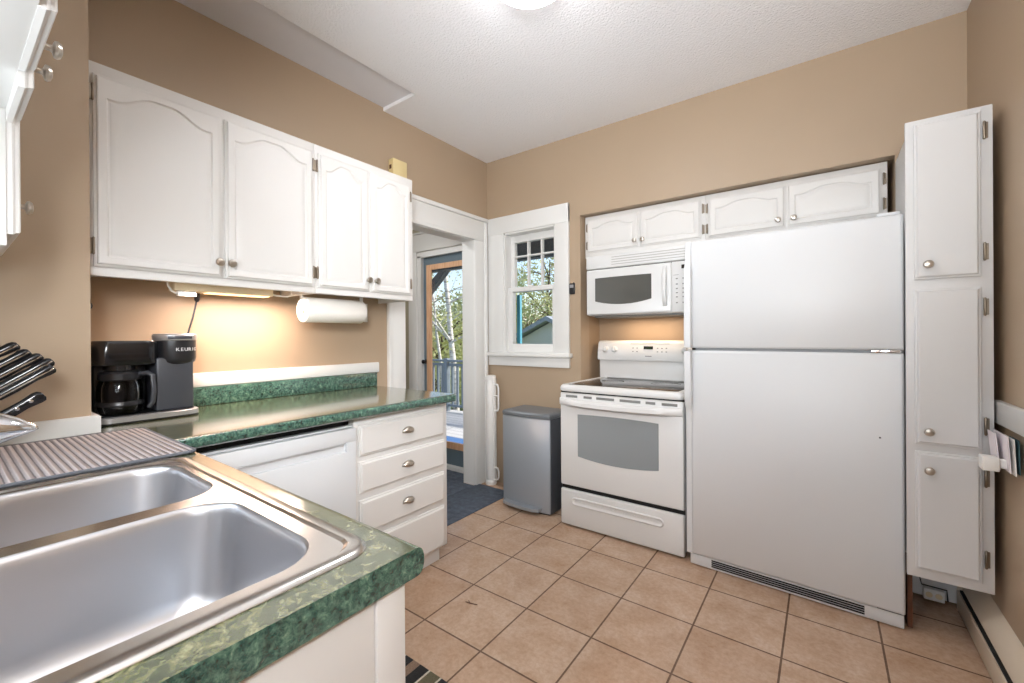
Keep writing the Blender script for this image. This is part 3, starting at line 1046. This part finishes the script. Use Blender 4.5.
for dd, z in ((.056, .146), (.085, .15), (.102, .14), (.106, .09), (.102, .04), (.09, .022)):
    p = Vector(cc) + hd * dd + Vector((0, 0, z))
    hp.append((p, dd))
rings = []
for i, (p, dd) in enumerate(hp):
    tn = (hp[min(i + 1, 5)][0] - hp[max(i - 1, 0)][0]).normalized()
    nn = tn.cross(sd).normalized()
    rings.append([p + sd * (.011 * math.cos(2 * PI * k / 12)) + nn * (.008 * math.sin(2 * PI * k / 12)) for k in range(12)])
b.loft(rings)
b.build('handle', M_graphite, cf)

# ------------------------------------------------------------------ under-cabinet light, paper towel, outlets, chime
t = thing('under_cabinet_light', 'slim cream light bar glowing under the upper cabinet', 'light', (-2.24, .76, 1.43))
b = B(); b.box(-2.19, -2.11, .578, .960, 1.416, 1.4645, .004); b.build('housing', M_cream, t)
b = B(); b.box(-2.18, -2.12, .70, .945, 1.4125, 1.416); b.build('diffuser', M_diff, t)
b = B(); b.box(-2.15, -2.12, .592, .655, 1.394, 1.4155, .003); b.build('plug', M_white, t)
b = B()
b.tube([(-2.135, .592, 1.404), (-2.125, .572, 1.412), (-2.13, .562, 1.432), (-2.155, .566, 1.4645)], .004, 8); b.build('cord', M_white, t)
b = B(); b.tube([(-2.14, .955, 1.43), (-2.13, .985, 1.422), (-2.13, 1.035, 1.421), (-2.14, 1.06, 1.432), (-2.17, 1.07, 1.4645)], .004, 8)
b.build('cord', M_white, t)
lamp('under_cabinet_light_glow', 'AREA', (-2.12, .86, 1.408), 8.0, (1, .755, .63), aim='down', shape='RECTANGLE', size=.05, size_y=.5)

ty0, ty1, tz, txc = 1.108, 1.440, 1.362, -2.125
t = thing('paper_towel_holder', 'white bracket and rod carrying the paper towel roll', 'holder', (txc, 1.29, 1.44))
b = B()
for y in (ty0 - .006, ty1 + .006):
    b.box(txc - .012, txc + .012, y - .004, y + .004, tz - .02, 1.4465, .002)
b.tube([(txc, ty0 - .008, tz), (txc, ty1 + .008, tz)], .008, 12)
b.build('bracket', M_white, t)
t = thing('paper_towel_roll', 'white paper towel roll hanging under the narrower upper cabinet', 'paper towel', (txc, 1.285, tz))
b = B(); b.lathe([(.0215, ty0), (.062, ty0), (.0645, ty0 + .004), (.0645, ty1 - .004), (.062, ty1), (.0215, ty1)], (txc, 0, tz), (0, 1, 0), 48, False, False)
b.build('towel_sheet', M_paper, t)
b = B(); b.lathe([(.0212, ty0 + .001), (.0212, ty1 - .001), (.019, ty1 - .001), (.019, ty0 + .001), (.0212, ty0 + .001)], (txc, 0, tz), (0, 1, 0), 32, False, False)
b.build('cardboard_core', M_card, t)

t = thing('wall_outlet', 'white outlet plate on the tan wall behind the paper towel roll', 'outlet', (XL, 1.575, 1.37))
b = B(); b.box(XL + .0005, XL + .006, 1.535, 1.612, 1.314, 1.428, .002); b.build('plate', M_white, t)
b = B()
for z in (1.347, 1.393):
    b.lathe([(.016, 0), (.016, .0015), (.012, .002)], (XL + .006, 1.573, z), (1, 0, 0), 16)
b.build('socket', M_cream, t)
b = B(); b.lathe([(.018, 0), (.018, .008), (.011, .011), (.009, .02), (.004, .022)], (XL + .0005, .352, 1.349), (1, 0, 0), 20)
tag(b.build('wall_hook', M_black), 'small black round hook on the wall above the coffee maker', 'hook')

t = thing('door_chime', 'small cream chime box on the wall above the narrower upper cabinet', 'door chime', (XL, 1.83, 2.3))
b = B(); b.box(XL + .0005, XL + .05, 1.782, 1.897, 2.25, 2.392, .004); b.build('case', M_ivory, t)
b = B(); b.box(XL + .012, XL + .032, 1.7805, 1.783, 2.325, 2.352); b.build('side_button', M_brown, t)

t = thing('wall_thermometer', 'small black digital thermometer on the wall beside the window', 'thermometer', (-1.495, YB, 1.57))
b = B(); b.box(-1.517, -1.472, YB - .016, YB - .0005, 1.527, 1.608, .006, 3); b.tube([(-1.483, YB - .008, 1.605), (-1.481, YB - .008, 1.614)], .005, 8); b.build('case', M_black, t)
b = B(); b.box(-1.510, -1.480, YB - .0175, YB - .0155, 1.574, 1.597); b.build('screen', M_silver, t)

# ------------------------------------------------------------------ refrigerator
t = fridge = thing('refrigerator', 'large white top freezer refrigerator beside the range', 'refrigerator', (-.155, 2.7, 0))
fx0, fx1, fyf = -.588, .267, 2.358
b = B(); b.box(fx0 + .006, fx1 - .004, fyf + .075, 3.10, .035, 1.700, .006); b.build('cabinet', M_appl, t)
b = B(); b.box(fx0 + .01, fx1 - .01, fyf + .062, fyf + .076, .09, 1.70); b.build('gasket', M_dark, t)
for nm, z0, z1 in (('freezer_door', 1.152, 1.712), ('fridge_door', .064, 1.139)):
    b = B()
    R = lambda d, y: [(x, y, z) for x, z in rrect(fx0 + d, fx1 - d, z0 + d, z1 - d, .006, 3)]
    b.loft([R(0, fyf + .062), R(0, fyf + .012), R(.003, fyf + .004), R(.009, fyf)])
    d = b.build(nm, M_appl, t)
    # vertical handle on the left edge, hugging the seam between the doors
    b = B()
    hx0, hx1 = fx0 - .004, fx0 + .030
    if nm == 'freezer_door':
        pr = [(z1 - .002, .006), (z1 - .05, .012), (z1 - .11, .016), (z1 - .15, .034), (z0 + .03, .040), (z0 + .004, .036)]
    else:
        pr = [(z1 - .004, .036), (z1 - .03, .040), (z1 - .24, .038), (z1 - .285, .028), (z1 - .305, .012), (z1 - .33, .006), (z0 + .004, .006)]
    b.loft([[(x, y, z) for x, y in rrect(hx0, hx1 - (.0 if e > .02 else .004), fyf - e, fyf + .03, .005 if e > .01 else .004, 4)] for z, e in pr])
    b.build('handle', M_appl, d)
b = B(); b.box(fx0 + .04, fx1 - .002, fyf + .018, fyf + .060, 1.1385, 1.1525); b.build('door_seam', mat('grey_seam', S(128, 130, 134), .4), t)
b = B(); b.box(fx1 - .105, fx1 - .004, fyf + .006, fyf + .04, 1.1395, 1.1515, .002); b.build('middle_hinge', M_chrome, t)
b = B(); b.box(fx1 - .085, fx1 - .008, fyf + .012, fyf + .10, 1.712, 1.726, .005); b.build('top_hinge_cover', M_appl, t)
b = B(); b.box(fx0 + .01, fx1 - .004, fyf + .010, fyf + .05, .006, .060, .003); kp = b.build('kick_plate', M_appl, t)
b = B()
for k in range(4):
    b.box(fx0 + .115, fx1 - .13, fyf + .007, fyf + .011,   .0175 + .010 * k, .0235 + .010 * k)
b.build('vent_slot', M_dark, kp)
for x in (fx0 + .06, fx1 - .06):
    b = B(); b.lathe([(.018, 0), (.018, .02), (.01, .036)], (x, fyf + .14, .0005), (0, 0, 1), 14); b.build('levelling_foot', M_graphite, t)
b = B(); b.box(fx1 - .09, fx1 - .012, fyf + .012, fyf + .05, .0605, .0635); b.build('bottom_hinge', M_graphite, t)
b = B(); b.lathe([(.0035, 0), (.0035, .002), (.001, .0025)], (.19, fyf, .785), (0, -1, 0), 10)
b.build('hole_plug', M_dark, t)
fridge.rotation_euler.z = -.04
fridge.location.x += .0125

# ------------------------------------------------------------------ range
t = thing('electric_range', 'white freestanding electric range between the trash can and refrigerator', 'stove', (-1.0, 2.7, 0))
sx0, sx1, syf, syb = -1.380, -.612, 2.402, 3.085
b = B(); b.box(sx0 + .004, sx1 - .004, syf + .03, syb, .02, .868, .003); b.build('body', M_appl, t)
b = B()
R = lambda d, z, r=.03: [(x, y, z) for x, y in rrect(sx0 + d, sx1 - d, syf - .012 + d, 2.998, r, 5)]
b.loft([R(.006, .866), R(0, .872), R(-.002, .888), R(.004, .902), R(.012, .9075), R(.034, .9075), R(.038, .9045)], True, True)
ck = b.build('cooktop', M_applw, t)
b = B(); b.box(sx0 + .042, sx1 - .042, syf + .045, 2.955, .9046, .9066, .0008); b.build('cooking_glass', M_glassblk, ck)
for (x, y, r_) in ((-1.18, 2.56, .10), (-.82, 2.56, .075), (-1.18, 2.79, .075), (-.82, 2.79, .09)):
    b = B(); b.lathe([(r_, 0), (r_, .0004), (r_ - .003, .0004), (r_ - .003, 0)], (x, y, .9067), (0, 0, 1), 40, False, False); b.build('burner_ring', M_dotted, ck)
# oven door
b = B(FYm(sx0, syf + .028, .262))
w_, h_ = sx1 - sx0, .596
b.loft([[(x, z, n_) for x, z in rrect(d, w_ - d, d, h_ - d, .006, 3)] for d, n_ in ((.002, 0), (.002, .02), (.005, .026), (.010, .028))])
od = b.build('oven_door', M_applw, t)
b = B(FYm(sx0, syf, .262))
wx0, wx1, wz0, wz1 = .128, .632, .198, .462


def bowed(x0, x1, z0, z1, bow, n_=14, top=0):
    lo = [(x0 + (x1 - x0) * k / n_, z0 - bow * (1 - (2 * k / n_ - 1) ** 2)) for k in range(n_ + 1)]
    hi = [(x1 + (x0 - x1) * k / n_, z1 + top * (1 - (2 * k / n_ - 1) ** 2)) for k in range(n_ + 1)]
    return lo + hi


b.prism(bowed(wx0, wx1, wz0, wz1, .022, 14, .006), .0005, .0025, 'z')
b.build('oven_window', M_ovenglass, od)
# bowed handle along the door's top and vent slots above it
b = B()
N = 20
rings = []
for k in range(N + 1):
    s = 2 * k / N - 1
    x = sx0 + .004 + (sx1 - sx0 - .008) * k / N
    out = .012 + .044 * (1 - s ** 4)
    zc = .800 - .010 * (1 - s * s)
    hh = .024
    rings.append([(x, syf + .002, zc + hh), (x, syf - out * .8, zc + hh), (x, syf - out, zc + hh * .55), (x, syf - out, zc - hh * .35), (x, syf - out * .75, zc - hh * .8), (x, syf + .002, zc - hh)])
b.loft(rings)
b.build('oven_handle', M_applw, od)
for a, c in ((.045, .125), (.17, .225), (.255, .37), (.405, .53), (.56, .615), (.65, .735)):
    b = B(); b.box(sx0 + a, sx0 + c, syf - .003, syf + .003, .828, .843, .001); b.build('vent_slot', M_dotted, od)
b = B(); b.box(sx0 + .003, sx1 - .003, syf + .020, syf + .031, .236, .264); b.build('shadow_gap', M_dark, t)
b = B(); b.box(sx0 + .003, sx1 - .003, syf + .012, syf + .031, .855, .8665); b.build('rim_shadow_gap', M_dark, t)  # dark strip painted in for the shade under the cooktop rim
# drawer
b = B(FYm(sx0, syf + .028, .009))
h_ = .230
b.loft([[(x, z, n_) for x, z in rrect(d, w_ - d, d, h_ - d, .006, 3)] for d, n_ in ((.002, 0), (.002, .02), (.005, .026), (.010, .028))])
dr = b.build('storage_drawer', M_applw, t)
b = B(FYm(sx0, syf, .012))
R = lambda d, n_, dz=0: [(x, z + dz, n_) for x, z in rrect(.080 + d, .660 - d, .132 + d * .9, .186 - d * .9, .0265 - d * .85, 6)]
b.loft([R(0, .0003), R(.003, .005), R(.007, .0075, .001), R(.012, .003, .003), R(.017, .0008, .005), R(.021, .0006, .006)])
b.build('finger_grip', M_applw, dr)
for x in (sx0 + .06, sx1 - .06):
    for y in (syf + .08, syb - .08):
        b = B(); b.lathe([(.016, 0), (.016, .022)], (x, y, .0005), (0, 0, 1), 12); b.build('levelling_foot', M_black, t)
# backguard: low riser, overhanging control console
b = B(); b.box(sx0 + .006, sx1 - .006, 3.0, syb, .868, 1.05, .003); b.build('riser', M_applw, t)
b = B()
b.prism([(2.970, 1.040), (2.967, 1.060), (2.983, 1.160), (2.997, 1.177), (3.02, 1.183), (syb, 1.183), (syb, 1.040)], sx0 + .004, sx1 - .004, 'x')
cons = b.build('console', M_applw, t)
sl_ = Vector((0, .016, .108)).normalized()
CM = frame((sx0, 2.967, 1.060), (1, 0, 0), sl_, Vector((1, 0, 0)).cross(sl_))
for u in (.065, .135, .630, .700):
    b = B(CM); b.lathe([(.026, 0), (.026, .004), (.021, .006), (.019, .026), (.016, .029)], (u, .060, .001), (0, 0, 1), 24); b.box(u - .004, u + .004, .045, .078, .028, .036, .001, 1)
    b.build('control_knob', M_applw, cons)
b = B(CM); b.box(.352, .418, .062, .083, .0005, .0022); b.build('clock_display', M_dark, cons)
text_mesh('12:05', .017, CM @ Matrix.Translation((.3855, .066, .0025)), 'clock_digits', M_green, cons, .0003, 'CENTER')
b = B(CM)
b.box(.255, .53, .100, .1035, .0003, .001)
for u in (.275, .305, .45, .48, .51):
    for v in (.045, .07):
        b.box(u - .005, u + .005, v - .003, v + .003, .0003, .0012)
b.build('touch_key', M_dotted, cons)
b = B(CM); b.box(.365, .41, .010, .016, .0003, .001); b.build('badge', M_dotted, cons)

# ------------------------------------------------------------------ microwave
t = thing('microwave', 'white over-the-range microwave with a dark window above the stove', 'microwave', (-.98, 2.9, 1.36))
ax0, ax1, ayf, az0, az1 = -1.355, -.600, 2.735, 1.360, 1.776
b = B(); b.box(ax0, ax1, ayf + .04, NY - .002, az0, az1, .003); b.build('body', M_applw, t)
b = B(FYm(ax0, ayf + .04, az0))
w_ = ax1 - ax0
b.box(0, w_, .325, az1 - az0, 0, .035, .006, 3)
gr = b.build('vent_grille', M_applw, t)
b = B(FYm(ax0, ayf + .005, az0))
for k in range(4):
    b.box(.19, w_ - .03, .343 + .0165 * k, .3475 + .0165 * k, -.001, .0006)
b.build('grille_slot', mat('grille_shadow_grey', S(168, 166, 162), .6), gr)
b = B(FYm(ax0, ayf + .04, az0)); b.box(.004, w_ - .004, .318, .326, 0, .02); b.build('seam', M_dotted, t)
b = B(FYm(ax0, ayf + .04, az0))
b.loft([[(x, z, n_) for x, z in rrect(d, .588 - d, .004 + d, .319 - d, .008, 3)] for d, n_ in ((0, 0), (0, .026), (.004, .034), (.01, .037))])
md = b.build('door', M_applw, t)
b = B(FYm(ax0, ayf + .003, az0)); b.prism(bowed(.070, .462, .098, .258, .026, 16, .002), 0, .002, 'z'); b.build('window', M_mwglass, md)
b = B(FYm(ax0, ayf + .003, az0))
hp = [(.045, .004), (.06, .022), (.10, .034), (.16, .038), (.22, .034), (.275, .022), (.30, .004)]
b.loft([[(x, z, n_) for x, n_ in rrect(.535, .562, -.004, e, min(.01, e * .45 + .003), 3)] for z, e in hp])
b.build('handle', M_applw, md)
b = B(FYm(ax0, ayf + .04, az0)); b.box(.590, w_, .004, .319, 0, .036, .004); cp = b.build('control_panel', M_applw, t)
b = B(FYm(ax0, ayf + .004, az0)); b.box(.648, .715, .272, .296, 0, .001); b.build('display', M_dark, cp)
b = B(FYm(ax0, ayf + .004, az0))
for i, v in enumerate((.235, .212, .178, .150, .124, .098, .062)):
    for u in ((.615,) if i == 0 else (.620, .660, .700)):
        b.box(u - (.006 if i else .016), u + (.006 if i else .016), v - (.0035 if i else .0012), v + (.0035 if i else .0012), 0, .0008)
b.build('keypad', M_dotted, cp)
b = B(); b.box(ax0 + .03, ax1 - .03, ayf + .07, NY - .03, az0 - .012, az0 + .002, .004); b.build('underside', M_dotted, t)
lamp('microwave_hood_light', 'AREA', (-1.0, 2.98, 1.344), 1.6, (1, .74, .5), aim='down', shape='RECTANGLE', size=.4, size_y=.08)

# ------------------------------------------------------------------ trash can
t = thing('trash_can', 'grey steel step trash can between the gate and the range', 'trash can', (-1.69, 2.6, 0))
cx0, cx1, cyf, cyb = -1.890, -1.492, 2.436, 2.73
b = B()
# front shell follows a slight bow
def can_ring(z, d=0, bow=.022):
    f = [(cx0 + d + (cx1 - cx0 - 2 * d) * k / 12, cyf + d - bow * (1 - (2 * k / 12 - 1) ** 2) + bow) for k in range(13)]
    return [(x, y, z) for x, y in f] + [(cx1 - d, cyb - d, z), (cx0 + d, cyb - d, z)]
b.loft([can_ring(.012, .006), can_ring(.016, .001), can_ring(.648, 0), can_ring(.652, .004)])
b.build('shell', M_can, t, 50)
b = B(); b.loft([can_ring(.654, .006), can_ring(.656, -.002), can_ring(.676, -.003), can_ring(.686, .006), can_ring(.689, .03)])
b.build('lid', M_canlid, t)
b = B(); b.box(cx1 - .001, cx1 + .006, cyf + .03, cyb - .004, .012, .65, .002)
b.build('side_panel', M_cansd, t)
b = B(); b.loft([can_ring(.0006, .014), can_ring(.0125, .010)]); b.build('base', M_black, t)
b = B()
b.loft([[(x, y, z) for x, y in ((cx0 + .03, cyf + .02), (cx0 + .035, cyf - .028), (cx0 + .10, cyf - .045), (cx0 + .22, cyf - .05), (cx1 - .10, cyf - .045), (cx1 - .065, cyf - .028), (cx1 - .06, cyf + .02))] for z in (.028, .030, .046, .048)])
b.build('pedal', M_can, t)

# ------------------------------------------------------------------ retractable safety gate
t = thing('safety_gate', 'white retractable safety gate rolled up in the corner beside the door casing', 'gate', (-2.19, 2.72, 0))
b = B(); b.lathe([(.034, .02), (.036, .03), (.036, .865), (.034, .872)], (-2.225, 2.728, 0), (0, 0, 1), 20)
b.build('mesh_roll', M_white, t)
b = B(); b.lathe([(.044, .862), (.046, .868), (.046, .892), (.04, .898)], (-2.225, 2.728, 0), (0, 0, 1), 20); b.build('top_cap', M_white, t)
b = B(); b.lathe([(.044, .0006), (.046, .005), (.046, .03), (.042, .036)], (-2.225, 2.728, 0), (0, 0, 1), 20); b.build('foot_cap', M_white, t)
b = B(); b.box(-2.186, -2.168, 2.705, 2.735, .03, .87, .004); b.build('pull_bar', M_white, t)
b = B()
b.tube([(-2.168, 2.712, .83), (-2.140, 2.712, .825), (-2.130, 2.712, .80), (-2.130, 2.712, .64), (-2.140, 2.712, .615), (-2.168, 2.712, .61)], .008, 10)
b.tube([(-2.168, 2.712, .735), (-2.132, 2.712, .735)], .006, 8)
b.tube([(-2.168, 2.712, .15), (-2.142, 2.712, .145), (-2.132, 2.712, .12), (-2.132, 2.712, .075), (-2.142, 2.712, .055), (-2.168, 2.712, .05)], .007, 10)
b.build('latch_handle', M_white, t)

# ------------------------------------------------------------------ floor coverings
b = B(); b.box(-2.306, -1.955, 1.70, 2.66, .0005, .006, .002)
tag(b.build('entry_mat', M_vinyl), 'slate blue entry mat on the floor in front of the doorway', 'mat')
b = B(); b.prism([(-3.5, 1.0), (-2.435, 1.0), (-2.435, 1.93), (-2.31, 1.93), (-2.31, 2.60), (-2.435, 2.60), (-2.435, 2.775), (-3.5, 2.775)], .0005, .006)
tag(b.build('mudroom_carpet', M_vinyl), 'slate blue carpet running through the doorway to the glass door', 'carpet')
b = B(); b.box(-1.44, -.60, .52, 1.062, .0005, .009, .003)
tag(b.build('striped_rug', M_rug), 'woven striped rug in black and olive in front of the sink', 'rug')
b = B(); b.tube([(-1.325, 1.455, .003), (-1.305, 1.443, .004), (-1.272, 1.455, .003)], .0018, 6); b.tube([(-1.305, 1.443, .004), (-1.33, 1.44, .003)], .0016, 6)
tag(b.build('twig', M_brown), 'tiny bent dark twig lying on a floor tile', 'twig')

# ------------------------------------------------------------------ baseboard heater
t = thing('baseboard_heater', 'cream baseboard heater along the foot of the right wall', 'heater', (.5, 1.6, 0))
hy0, hy1 = .4, 2.655
b = B(); b.box(.467, .473, hy0, hy1, .012, .096, .002); b.build('front_panel', M_heater, t)
b = B(); b.prism([(.4815, .106), (.4815, .114), (.498, .140), (.518, .164), (.5335, .172), (.5335, .160), (.518, .152), (.486, .106)], hy0, hy1, 'y'); b.build('hood', M_heater, t)
# prism on the y axis takes (x, z) pairs
b = B(); b.box(.474, .5335, hy0 + .01, hy1 - .01, .02, .100); b.build('dark_core', M_dark, t)
b = B(); b.prism([(.467, .001), (.467, .10), (.474, .12), (.516, .166), (.5335, .172), (.5335, .001)], hy1, hy1 + .003, 'y'); b.build('end_cap', M_heater, t)

# ------------------------------------------------------------------ low outlet with cord under the pantry
t = thing('surface_outlet', 'white surface outlet box near the floor under the pantry cabinet', 'outlet', (.40, 2.69, 0))
b = B(); b.box(.362, .432, 2.665, 2.6995, .012, .062, .004); b.build('box', M_white, t)
b = B()
for x in (.38, .412):
    b.lathe([(.012, 0), (.012, .0015)], (x, 2.665, .037), (0, -1, 0), 14)
b.build('socket', M_cream, t)
b = B(); b.tube([(.332, 2.694, .24), (.345, 2.693, .15), (.352, 2.691, .10), (.358, 2.685, .068), (.44, 2.68, .068), (.443, 2.68, .02)], .003, 8); b.build('cord', M_black, t)

# ------------------------------------------------------------------ mail holder and post
t = thing('mail_holder', 'white plastic box bracket on the right wall holding the mail', 'holder', (.48, 2.2, .76))
b = B(); b.box(.442, .483, 2.150, 2.200, .745, .792, .003)
b.box(.486, .5335, 2.165, 2.19, .755, .785, .002)
b.build('bracket', M_white, t)


def envelope(name, label, x, lean, y0, y1, z0, z1, m, cat='envelope'):
    b = B()
    b.loft([[(x, y0, z0), (x, y1, z0), (x + .0025, y1, z0), (x + .0025, y0, z0)], [(x + lean, y0 + .004, z1), (x + lean, y1 + .004, z1), (x + lean + .0025, y1 + .004, z1), (x + lean + .0025, y0 + .004, z1)]])
    tag(b.build(name, m), label, cat, 'mail in the wall holder')


envelope('envelope', 'pinkish white envelope leaning out at the front of the mail holder', .491, -.010, 2.190, 2.275, .745, .868, M_env1)
envelope('envelope', 'wide pale envelope in the middle of the mail holder', .5035, -.006, 2.135, 2.285, .748, .870, M_env1)
envelope('envelope', 'white envelope behind the pale one in the mail holder', .513, -.004, 2.125, 2.22, .742, .864, M_env2)
envelope('postcard', 'dark teal card nearest the wall in the mail holder', .5215, -.002, 2.125, 2.21, .748, .862, M_env3, 'card')

# ------------------------------------------------------------------ ceiling lamp
t = thing('ceiling_light', 'glowing white dome light on the ceiling', 'ceiling light', (-.93, 1.40, ZC))
b = B(); b.lathe([(.19, 0), (.19, -.02), (.175, -.03)], (-.93, 1.40, ZC - .0005), (0, 0, 1), 40); b.build('rim_plate', M_white, t)
b = B(); b.lathe([(.170, -.031), (.168, -.045), (.150, -.068), (.115, -.086), (.06, -.097), (.001, -.100)], (-.93, 1.40, ZC), (0, 0, 1), 40, True, False); b.build('dome', M_dome, t)

# ------------------------------------------------------------------ outdoors
def at(px, depth, z):
    """a ground point seen at photo column px, this far in front of the camera"""
    d = rt * ((px - 512) / F_PX) + fw
    return Vector((d.x * depth, d.y * depth, z))


b = B(); b.box(-60, 40, 5.8, 70, -1.4, -1.3); struct(b.build('ground_lawn', M_grass))
b = B(); b.box(-11, 1.2, YB + .14, 5.75, -.24, -.15); struct(b.build('deck_floor', M_deck))
b = B()
b.prism([(YB + .14, 2.62), (YB + .14, 2.55), (4.25, 2.30), (4.25, 2.38)], -9, .9, 'x')
struct(b.build('porch_roof', M_soffit))
b = B(); b.box(-9, .9, 4.0, 4.1, 2.10, 2.34)
for x in (-4.62, -.9):
    b.box(x - .05, x + .05, 4.0, 4.1, -.15, 2.12)
b.prism([(-4.57, 1.62), (-4.57, 1.78), (-4.12, 2.12), (-3.98, 2.12)], 4.01, 4.09, 'y')
struct(b.build('porch_beam', M_porch))
b = B(); b.box(-4.8, -2.2, 2.98, 4.15, -.1495, -.136, .003)
tag(b.build('outdoor_mat', M_bluemat), 'blue mat on the deck just outside the glass door', 'mat')
RY, DZ_ = 5.62, -.15
t = thing('deck_railing', 'slate grey baluster railing along the edge of the deck', 'railing', (-4, RY, DZ_))
b = B(); b.box(-11, .9, RY - .045, RY + .045, DZ_ + .905, DZ_ + .945, .004); b.build('top_rail', M_rail, t)
b = B(); b.box(-11, .9, RY - .02, RY + .02, DZ_ + .83, DZ_ + .88); b.build('upper_rail', M_rail, t)
b = B(); b.box(-11, .9, RY - .02, RY + .02, DZ_ + .09, DZ_ + .13); b.build('lower_rail', M_rail, t)
for k in range(62):
    x = -8.6 + .125 * k
    b = B(); b.box(x - .019, x + .019, RY - .018, RY + .018, DZ_ + .13, DZ_ + .83); b.build('baluster', M_rail, t)
for x in (-7.6, -5.62, -3.3, -.9):
    b = B(); b.box(x - .045, x + .045, RY - .046, RY + .046, DZ_, DZ_ + .97, .004); b.build('post', M_rail, t)
p = at(519.6, 4.55, 0)
b = B(); b.box(p.x - .02, p.x + .02, p.y - .02, p.y + .02, -.1495, 1.66, .004)
b.box(p.x - .045, p.x + .045, p.y - .045, p.y + .045, -.1495, -.1, .004)
tag(b.build('garden_pole', M_teal), 'teal blue pole standing on the deck outside the window', 'pole')


def leaves(verts, faces, c, r, n, size, squash=1.0):
    for _ in range(n):
        while True:
            d = Vector((random.uniform(-1, 1), random.uniform(-1, 1), random.uniform(-1, 1)))
            if .15 < d.length < 1:
                break
        p = c + Vector((d.x * r, d.y * r, d.z * r * squash))
        u = Vector((random.gauss(0, 1), random.gauss(0, 1), random.gauss(0, 1))).normalized()
        w = u.orthogonal().normalized()
        s = size * random.uniform(.6, 1.3)
        k = len(verts)
        verts += [p - u * s, p + w * s * .5, p + u * s, p - w * s * .5]
        faces.append((k, k + 1, k + 2, k + 3))


def tree(name, label, base, h, r, n, size, leafm, barkm, lean=0, clusters=14, trunk_r=.12, low=.35, group=None):
    t = thing(name, label, 'tree', base, group)
    b = B()
    top = base + Vector((lean, 0, h))
    path = [base + Vector((lean * (k / 7) ** 1.5 + random.uniform(-.08, .08) * (k > 0), random.uniform(-.08, .08), h * k / 7)) for k in range(8)]
    b.tube(path, [trunk_r * (1 - .115 * k) for k in range(8)], 10)
    ends = []
    for k in range(clusters):
        i = random.randint(max(1, int(low * 7)), 6)
        a = random.uniform(0, 2 * PI)
        st = path[i]
        L = r * random.uniform(.5, 1.0)
        e = st + Vector((math.cos(a) * L, math.sin(a) * L, L * random.uniform(.1, .9)))
        md_ = (st + e) / 2 + Vector((0, 0, .1 * L))
        b.tube([st, md_, e], [trunk_r * .3, trunk_r * .2, trunk_r * .06], 6)
        for q in range(3):
            a2 = a + random.uniform(-.9, .9)
            e2 = md_.lerp(e, q / 2) + Vector((math.cos(a2), math.sin(a2), random.uniform(.1, 1))) * L * .45
            b.tube([md_.lerp(e, q / 2), e2], [trunk_r * .12, trunk_r * .03], 5)
        ends.append(e)
    b.build('trunk', barkm, t)
    vs, fs = [], []
    for e in ends:
        leaves(vs, fs, e, r * .5, n // (clusters + 1), size, .8)
    leaves(vs, fs, top, r * .6, n // (clusters + 1), size, .8)
    me = bpy.data.meshes.new('foliage')
    me.from_pydata([v - Vector(base) for v in vs], [], fs)
    me.materials.append(leafm)
    o = bpy.data.objects.new('foliage', me)
    C.objects.link(o)
    o.parent = t
    return t


G0 = -1.3
tb = at(458, 8.5, G0)
tree('birch_tree', 'white barked birch tree seen through the glass door', tb, 5.6, 1.5, 700, .04, M_leafs[0], M_bark, -.42, 12, .085, .5)
tree('birch_tree', 'thinner pale birch leaning beside the larger birch', at(446, 9.2, G0), 4.6, 1.2, 500, .04, M_leafs[0], M_bark, -.7, 9, .05, .55)
trees = [
    (437, 13.0, 2.7, 1.5, 2600, 0, 'yellow green leafy tree standing behind the birches at the door'),
    (466, 15.5, 3.0, 1.7, 2600, 1, 'green leafy tree behind the birch, filling the right of the door glass'),
    (410, 17.0, 3.2, 1.9, 1800, 2, 'olive tree at the far left edge of the door glass'),
    (506, 16.0, 4.8, 1.5, 1800, 1, 'green tree at the left of the window panes'),
    (546, 19.5, 6.0, 2.0, 2400, 0, 'yellow green tree in the middle of the window panes'),
    (528, 21.5, 3.4, 2.3, 3000, 3, 'rust tinted tree low behind the roof in the window'),
    (566, 21.0, 6.2, 1.8, 1600, 2, 'olive tree behind the right edge of the window'),
    (498, 22.0, 3.6, 2.2, 1600, 2, 'olive tree far behind, between door and window'),
]
for px_, dep, h, r, n_, mi, lab in trees:
    tree('leafy_tree', lab, at(px_, dep, G0), h, r, int(n_ * 1.8), .07, M_leafs[mi], M_bark2, random.uniform(-.3, .3), 16, .12, .2, 'trees beyond the deck')


def house(label, c, w, d, hz, ridge, wallm):
    t = thing('neighbour_house', label, 'house', c)
    b = B(); b.box(c.x - w / 2, c.x + w / 2, c.y - d / 2, c.y + d / 2, c.z, hz); b.build('wall', wallm, t)
    b = B(); o = .3
    b.prism([(c.x - w / 2 - o, hz - .1), (c.x, ridge), (c.x + w / 2 + o, hz - .1), (c.x + w / 2 + o, hz + .02), (c.x, ridge + .14), (c.x - w / 2 - o, hz + .02)], c.y - d / 2 - o, c.y + d / 2 + o, 'y'); b.build('roof', M_shingle, t)
    b = B(); b.prism([(c.x - w / 2, hz - .02), (c.x + w / 2, hz - .02), (c.x, ridge - .05)], c.y - d / 2 - .02, c.y - d / 2 + .1, 'y'); b.build('gable', wallm, t)
    for k in (-.25, .25):
        b = B(); b.box(c.x + w * k - .35, c.x + w * k + .35, c.y - d / 2 - .03, c.y - d / 2, hz - 1.4, hz - .5); b.build('window', M_dark, t)


house('grey roofed neighbouring house seen in the lower window pane', at(580, 15.0, G0), 2.4, 4, 1.12, 1.70, M_siding)
house('low dark neighbouring house with a blue grey roof behind the railing', at(452, 22.0, G0), 8, 4, .1, 1.1, M_sidingd)
